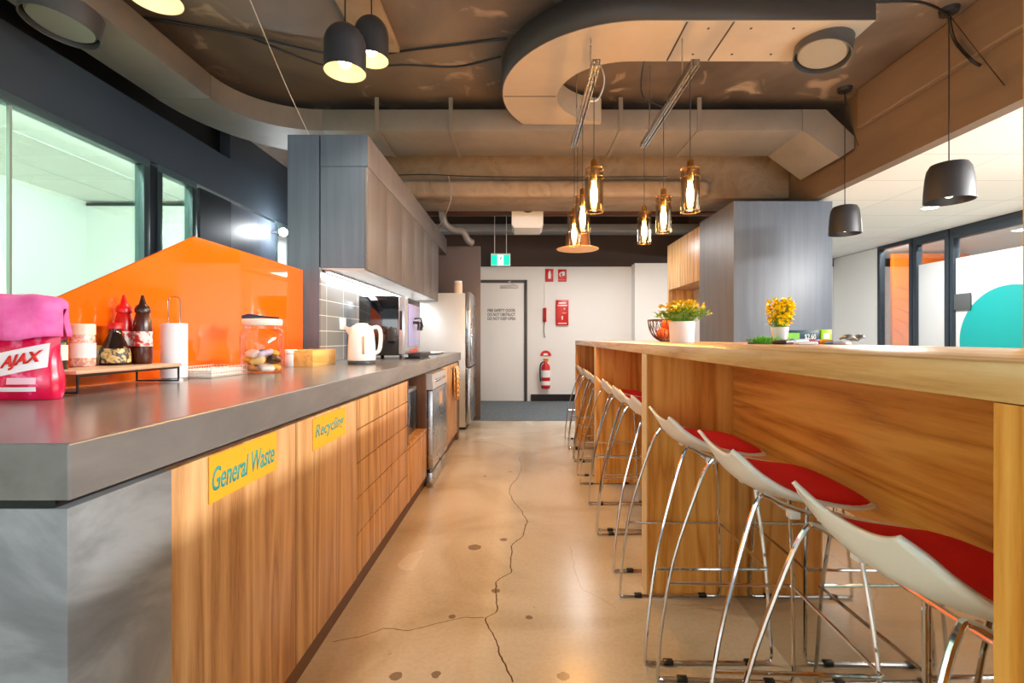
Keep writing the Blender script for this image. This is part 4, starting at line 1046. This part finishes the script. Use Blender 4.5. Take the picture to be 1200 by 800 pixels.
m = MB(); m.lathe([(0, 0), (.09, 0), (.1, .01), (0, .012)], (.08, 5.99, 2.72), 24, Matrix.Rotation(PI/2, 4, 'X')); m.build('port', M_ductd, ac)
def cable(pts, r, label, name='cable', m_=None, k=6):
    o = MB().tube(smooth_path(pts, k), r, 6).build(name, m_ or M_cable); return tag(o, label, 'cable')
Z = 3.143
cable([(-2.9+.0, 3.0, Z), (-2.0, 3.25, Z-.01), (-1.3, 3.5, Z-.03), (-.7, 3.45, Z-.01), (-.1, 3.35, Z)], .008, 'black cable running across the slab from the left')
cable([(-1.9, 3.3, Z), (-1.4, 3.62, Z-.05), (-.9, 3.62, Z-.03), (-.5, 3.7, Z), (-.15, 3.55, Z-.01)], .007, 'second black cable sagging beside the pale concrete strip')
cable([Px(293, 0, 2.30), Px(335, 100, 2.75), (-1.36, 3.12, 2.378)], .0028, 'white diagonal wire from the slab down to the tall panel', 'wire', plain('wire_white', rgb(170, 160, 150), .5))
cable([(-1.6, 5.0, 2.745), (-1.0, 5.0, 2.76), (-.55, 4.99, 2.74), (.2, 4.99, 2.73), (1.5, 5.0, 2.74)], .005, 'loose black cable draped along the concrete beam')
cable([(-.75, 4.98, 2.74), (-.72, 4.98, 2.6), (-.74, 5.0, 2.45), (-.9, 5.3, 2.3), (-1.1, 5.5, 2.25)], .006, 'grey flex hanging from the beam behind the cabinets', m_=plain('flex_grey', rgb(150, 140, 134), .5))
# hanging exit sign
ex = thing('exit_sign', (-.17, 7.4, 2.3), 'green running man exit sign hanging near the fire door', 'sign')
xc = Px(586.5, 0, 7.4).x; z0 = Px(0, 311.5, 7.4).z; z1 = Px(0, 296.5, 7.4).z
MB().box(xc-.15, xc+.15, 7.40, 7.44, z0, z1, .012, 3).build('housing', M_whiteg, ex)
MB().box(xc-.138, xc+.138, 7.396, 7.3995, z0+.014, z1-.028).build('face', emit('exit_green', (0.0, .62, .30, 1), 1.1), ex, smooth=False)
MB().box(xc-.045, xc+.045, 7.393, 7.3955, z0+.016, z1-.030).build('pictogram_panel', emit('exit_white', (.9, 1, .95, 1), 1.2), ex, smooth=False)
m = MB(); zc = (z0+z1)/2-.006; yq = 7.392
m.ball((xc+.012, yq, zc+.043), .011, 1, .2, 1, 12, 8)
for a, b_ in (((.008, .03), (-.006, -.005)), ((-.006, -.005), (-.028, -.018)), ((-.028, -.018), (-.034, -.045)), ((-.004, -.005), (.018, -.022)), ((.018, -.022), (.012, -.05)), ((.008, .027), (.028, .012)), ((.006, .028), (-.02, .022)), ((-.02, .022), (-.028, .004))):
    m.tube([(xc+a[0], yq, zc+a[1]), (xc+b_[0], yq, zc+b_[1])], .006, 6)
m.build('running_figure', plain('exit_dark_green', rgb(0, 100, 66), .5), ex)
for x in (xc-.09, xc+.09): MB().tube([(x, 7.42, z1), (x, 7.42, 3.15)], .005).build('hanger', M_whiteg, ex)
# fire equipment on the back wall
def wallpx(x, y, d=8.31): return Px(x, y, d)
def wsign(x0, x1, y0, y1, label, name, mat, parent=None, dy=0.0, th=.008):
    a = wallpx(x0, y0); b_ = wallpx(x1, y1)
    return MB().box(a.x, b_.x, 8.318-th-dy, 8.318-dy, b_.z, a.z, .001).build(name, mat, parent)
s1 = thing('extinguisher_sign', wallpx(644, 330), 'small red sign with white extinguisher symbol high on the back wall', 'sign')
wsign(639, 648.5, 315, 330, '', 'plate', M_redp, s1)
a = wallpx(644, 322)
m = MB(); m.box(a.x-.022, a.x+.022, 8.306, 8.3095, a.z-.065, a.z+.045, .004); m.box(a.x-.010, a.x+.014, 8.306, 8.3095, a.z+.047, a.z+.07); m.build('symbol', M_whitetxt, s1)
s2 = thing('fire_phone_sign', wallpx(659, 330), 'red square fire equipment sign right of the extinguisher sign', 'sign')
wsign(654, 664, 315.5, 327.5, '', 'plate', M_redp, s2); wsign(654, 664, 328, 330, '', 'caption_strip', M_redp, s2)
a = wallpx(659, 321.5)
m = MB(); m.tube(arc((a.x-.01, 8.3085, a.z), .035, .6, 4.2, 14), .011, 6); m.box(a.x, a.x+.04, 8.306, 8.3095, a.z-.02, a.z+.05, .004); m.build('symbol', M_whitetxt, s2)
fb_ = thing('fire_blanket_box', wallpx(659, 366), 'red fire blanket holder with white print on the back wall', 'fire blanket')
a = wallpx(651.5, 351.5); b_ = wallpx(666, 381)
MB().box(a.x, b_.x, 8.27, 8.318, b_.z, a.z, .006).build('holder', M_redp, fb_)
for i, (u0, u1, v0, v1) in enumerate(((.2, .8, .85, .9), (.12, .88, .76, .80), (.62, .72, .62, .68), (.5, .8, .47, .49), (.46, .54, .22, .36), (.15, .85, .06, .09))):
    MB().box(a.x+(b_.x-a.x)*u0, a.x+(b_.x-a.x)*u1, 8.2675, 8.2695, b_.z+(a.z-b_.z)*v0, b_.z+(a.z-b_.z)*v1).build('print', M_whitetxt, fb_, smooth=False)
ph = thing('fire_phone', wallpx(638.5, 369), 'red emergency handset hanging on the wall beside the fire door', 'phone')
a = wallpx(638.2, 369)
m = MB(); m.box(a.x-.03, a.x+.03, 8.285, 8.318, a.z-.12, a.z+.12, .008); m.build('cradle', plain('cradle_red', rgb(220, 70, 50), .4), ph)
m = MB(); m.tube(smooth_path([(a.x+.008, 8.27, a.z+.115), (a.x+.012, 8.255, a.z+.06), (a.x+.012, 8.255, a.z-.06), (a.x+.005, 8.27, a.z-.11)], 4), [.022]*4+[.016]*5+[.022]*4, 10); m.build('handset', M_redp, ph)
m = MB(); m.tube(smooth_path([(a.x, 8.3, a.z-.12), (a.x-.015, 8.29, a.z-.24), (a.x+.0, 8.29, a.z-.36), (a.x+.012, 8.3, a.z-.38)], 5), .006, 6); m.build('cord', M_black, ph)
m = MB(); m.tube([(a.x+.002, 8.312, a.z+.12), (a.x+.002, 8.312, 2.28)], .006, 6); m.build('conduit', M_white, ph)
fe = thing('fire_extinguisher', wallpx(639.5, 453), 'red fire extinguisher with white label hung low on the back wall', 'fire extinguisher')
c = wallpx(639.5, 455, 8.23)
m = MB(); m.lathe([(0, 0), (.07, .0), (.075, .01), (.075, .36), (.06, .40), (.03, .425), (.024, .45), (0, .452)], (c.x, 8.225, c.z), 28); m.build('cylinder', M_redp, fe)
m = MB(); m.lathe([(.0758, .06), (.0758, .13)], (c.x, 8.225, c.z), 28); m.lathe([(.0758, .19), (.0758, .31)], (c.x, 8.225, c.z), 28); m.build('label', M_whitetxt, fe)
m = MB(); m.box(c.x-.03, c.x+.045, 8.205, 8.245, c.z+.452, c.z+.475, .004); m.box(c.x-.03, c.x+.055, 8.215, 8.235, c.z+.49, c.z+.505, .004); m.build('handle', plain('handle_yellow', rgb(210, 150, 60), .4), fe)
m = MB(); m.tube(smooth_path([(c.x-.02, 8.215, c.z+.46), (c.x-.09, 8.2, c.z+.40), (c.x-.095, 8.2, c.z+.20), (c.x-.085, 8.2, c.z+.12)], 5), .011, 8); m.build('hose', M_black, fe)
m = MB(); m.box(c.x-.02, c.x+.02, 8.298, 8.318, c.z+.2, c.z+.42, .002); m.build('bracket', M_steel, fe)
fs = thing('extinguisher_marker', wallpx(639.5, 416), 'red semicircular marker sign above the fire extinguisher', 'sign')
a = wallpx(639.5, 417)
m = MB(); m.prism([(a.x+.095*math.cos(q), 8.308, a.z+.095*math.sin(q)) for q in [PI*k/16 for k in range(17)]], (0, .01, 0)); m.build('plate', M_redp, fs, smooth=False)
m = MB(); m.prism([(a.x-.04, 8.306, a.z+.012), (a.x+.04, 8.306, a.z+.012), (a.x+.03, 8.306, a.z+.045), (a.x-.03, 8.306, a.z+.045)], (0, .0015, 0)); m.build('symbol', M_whitetxt, fs, smooth=False)
m = MB(); m.prism([(a.x-.05, 8.308, a.z-.05), (a.x+.05, 8.308, a.z-.05), (a.x, 8.308, a.z-.095)], (0, .01, 0)); m.build('arrow', M_redp, fs, smooth=False)

# ------------------------------------------------------------------ lamps
def dome(x, y, zb, r, hgt, label, flat, group, on):
    t = thing('pendant_lamp', (x, y, zb), label, 'pendant lamp', group)
    if flat: prof = [(r, 0), (r*.985, hgt*.25), (r*.93, hgt*.62), (r*.86, hgt*.84), (r*.74, hgt*.96), (r*.5, hgt), (.0, hgt)]
    else: prof = [(r, 0), (r, hgt*.45)]+[(r*math.cos(a), hgt*.55+hgt*.45*math.sin(a)) for a in (0, .25, .5, .75, 1.0, 1.25, 1.45)]+[(0, hgt)]
    m = MB(); m.lathe(prof, t.location, 40); m.build('shade', M_pend, t)
    inn = [(q*.965, z*.97) for q, z in prof]; inn[0] = (prof[0][0]*.97, .001)
    m = MB(); m.lathe([(r, 0), inn[0]]+inn[1:], t.location, 40); m.build('inner_reflector', M_pendin if on else M_pend, t)
    c = t.location
    m = MB(); m.ball((x, y, zb+.055), .032, 1, 1, 1.1); m.build('bulb', M_lampw if on else emit('soft_bulb', (1, .93, .8, 1), 3), t)
    m = MB(); m.lathe([(.018, .09), (.018, hgt*.98)], c, 16); m.build('socket', M_black, t)
    m = MB(); m.tube([(x, y, zb+hgt-.002), (x, y, 3.148)], .0035, 6); m.build('cord', M_cable, t)
    m = MB(); m.lathe([(0, 3.120-zb), (.05, 3.120-zb), (.055, 3.149-zb), (0, 3.149-zb)], c, 24); m.build('canopy', M_pend, t)
    if on:
        sl = bpy.data.lights.new('pendant_glow', 'SPOT'); sl.energy = 26; sl.color = (1, .88, .68); sl.spot_size = 2.2; sl.spot_blend = .6; sl.shadow_soft_size = .03
        so = bpy.data.objects.new('pendant_glow', sl); C.objects.link(so); so.location = (x, y, zb+.015)
    return t
dome(-.870, 2.40, 2.39, .10, .235, 'charcoal dome pendant in front, lit, above the left worktop', False, 'dome pendants over the worktop', True)
dome(-.82, 2.66, 2.60, .092, .235, 'charcoal dome pendant just behind the other one', False, 'dome pendants over the worktop', True)
dome(-1.52, 2.02, 2.485, .10, .235, 'charcoal dome pendant at the top edge, only its bright rim showing', False, 'dome pendants over the worktop', True)
dome(2.69, 3.06, 1.94, .130, .24, 'larger charcoal drum pendant at right, nearer the camera', True, 'drum pendants beside the white ceiling', False)
dome(2.68, 4.03, 1.94, .118, .235, 'smaller looking charcoal drum pendant beside the joinery block', True, 'drum pendants beside the white ceiling', False)
cable([(2.69, 3.06, 3.11), (2.4, 2.95, 3.12), (2.0, 3.0, 3.14)], .008, 'black cable from the drum pendant canopy across the slab')
cable([(2.69, 3.06, 3.10), (2.76, 3.1, 2.98), (2.77, 3.0, 2.80), (2.83, 3.0, 2.76)], .009, 'black cable looping down the beam from the pendant canopy')
cable([(2.70, 3.06, 3.10), (2.78, 2.95, 2.8), (2.83, 2.85, 2.56)], .003, 'thin stay wire from the canopy down the beam face', 'wire')
cable([(2.68, 4.03, 3.11), (2.74, 4.05, 2.9), (2.84, 4.1, 2.70)], .003, 'thin stay wire from the far drum pendant canopy', 'wire')
# track rails with filament pendants
for i, (x, la) in enumerate(((.42, 'slim metal rail carrying the left row of filament pendants'), (.975, 'slim metal rail carrying the right row of filament pendants'))):
    t = thing('light_rail', (x, 3.3, 2.6), la, 'rail', 'pendant rails over the bar')
    m = MB(); m.box(x-.022, x-.016, 2.72, 3.90, 2.6, 2.64); m.box(x+.016, x+.022, 2.72, 3.90, 2.6, 2.64); m.box(x-.022, x+.022, 2.72, 3.90, 2.634, 2.64); m.box(x-.006, x+.006, 2.72, 3.90, 2.604, 2.634)
    m.build('channel', M_steel, t, smooth=False)
    for y in (2.95, 3.70): MB().tube([(x, y, 2.64), (x, y, 2.895 if y < 3.2 and x > .5 else 3.15)], .004, 6).build('hanger', M_steel, t)
    if i == 0: MB().tube(smooth_path([(x, 3.2, 2.642), (x+.1, 3.3, 2.7), (x+.16, 3.4, 2.9), (x+.1, 3.5, 3.14)], 5), .005, 6).build('flex', M_white, t)
    else: MB().tube(smooth_path([(x, 3.3, 2.642), (x-.14, 3.35, 2.75), (x-.12, 3.4, 3.0), (x-.05, 3.45, 3.14)], 5), .005, 6).build('flex', M_cable, t)
def filament(x, y, zb, label, zr=2.602):
    t = thing('filament_pendant', (x, y, zb), label, 'pendant lamp', 'glass filament pendants over the bar')
    r, h_ = .052, .245
    MB().lathe([(r, 0), (r, h_), (r-.002, h_), (r-.002, 0), (r, 0)], t.location, 28).build('glass_shade', M_amber, t)
    m = MB()
    for z in (.002, h_-.002, h_*.80): m.tube([(x+(r+.001)*math.cos(a), y+(r+.001)*math.sin(a), zb+z) for a in [2*PI*k/24 for k in range(24)]], .0016, 5, closed=True)
    m.build('wire_ring', M_brass, t)
    m = MB(); m.tube([(x-.05, y, zb+h_), (x+.05, y, zb+h_)], .002, 5); m.tube([(x, y-.05, zb+h_), (x, y+.05, zb+h_)], .002, 5); m.build('spider', M_brass, t)
    MB().lathe([(0, .175), (.017, .175), (.019, .18), (.019, h_+.045), (.012, h_+.055), (0, h_+.056)], t.location, 18).build('socket', M_brass, t)
    MB().lathe([(0, .028), (.008, .032), (.017, .06), (.021, .095), (.018, .13), (.012, .155), (.012, .174), (0, .1745)], t.location, 18).build('bulb', M_bulb, t)
    MB().tube([(x, y, zb+h_+.055), (x, y, zr)], .0025, 6).build('cord', M_cable, t)
    point('filament_glow', (x, y, zb-.03), 11.5, WARM, .03)
filament(.415, 2.78, 1.80, 'amber glass filament pendant, nearest on the left rail')
filament(.418, 3.32, 1.80, 'amber glass filament pendant, middle of the left rail')
filament(.420, 3.86, 1.81, 'amber glass filament pendant, farthest on the left rail, lowest in view')
filament(.965, 2.78, 1.80, 'amber glass filament pendant, nearest on right rail, highest in view')
filament(.970, 3.32, 1.80, 'amber glass filament pendant, middle of the right rail')
filament(.975, 3.86, 1.83, 'amber glass filament pendant, farthest on the right rail')
# wide gold drum lamp
x, y, zb = .52, 4.5, 1.90
t = thing('drum_lamp', (x, y, zb), 'wide gold brimmed drum lamp hanging beyond the filament pendants', 'pendant lamp')
m = MB(); m.lathe([(.118, .012), (.105, .14), (0, .145)], t.location, 40); m.build('shade', plain('drum_bronze', rgb(120, 76, 30), .4, .4), t)
m = MB(); m.lathe([(.0, .004), (.192, .0), (.195, .004), (.118, .0125), (0, .0125)], t.location, 44); m.build('brim', plain('gold_brim', rgb(226, 180, 100), .35, .2), t)
m = MB(); m.tube([(x, y, zb+.145), (x, y, 2.849)], .0025, 6); m.build('cord', M_cable, t)
# ceiling downlights
def downlight(x, y, z, label, s=10):
    t = thing('downlight', (x, y, z), label, 'downlight')
    m = MB(); m.lathe([(.07, -.004), (.085, -.006), (.088, 0), (.07, 0)], (x, y, z), 32); m.build('trim_ring', M_white, t)
    m = MB(); m.lathe([(0, -.003), (.0695, -.003), (.0695, -.001), (0, -.001)], (x, y, z), 28); m.build('lens', emit('downlight_lens', (1, .98, .94, 1), s), t)
downlight(4.26, 5.07, 2.4395, 'round downlight glowing in the white ceiling at right')
downlight(.88, 3.24, 3.1495, 'small round downlight in the slab above the right pendant rail', 6)
# wall light glowing in the corridor behind the tall panel
c = Px(332, 272, 5.55)
wl = thing('wall_light', c, 'bright round wall light in the corridor behind the orange screen', 'light')
m = MB(); m.ball(c, .045, 1, 1, 1); m.build('globe', emit('globe_white', (.95, .98, 1, 1), 40), wl)
m = MB(); m.tube([c+Vector((-.04, 0, 0)), (XL+.001, c.y, c.z)], .012, 8); m.build('arm', M_steel, wl)
point('wall_light_glow', c+Vector((.07, -.05, 0)), 9, (.92, .97, 1), .04)
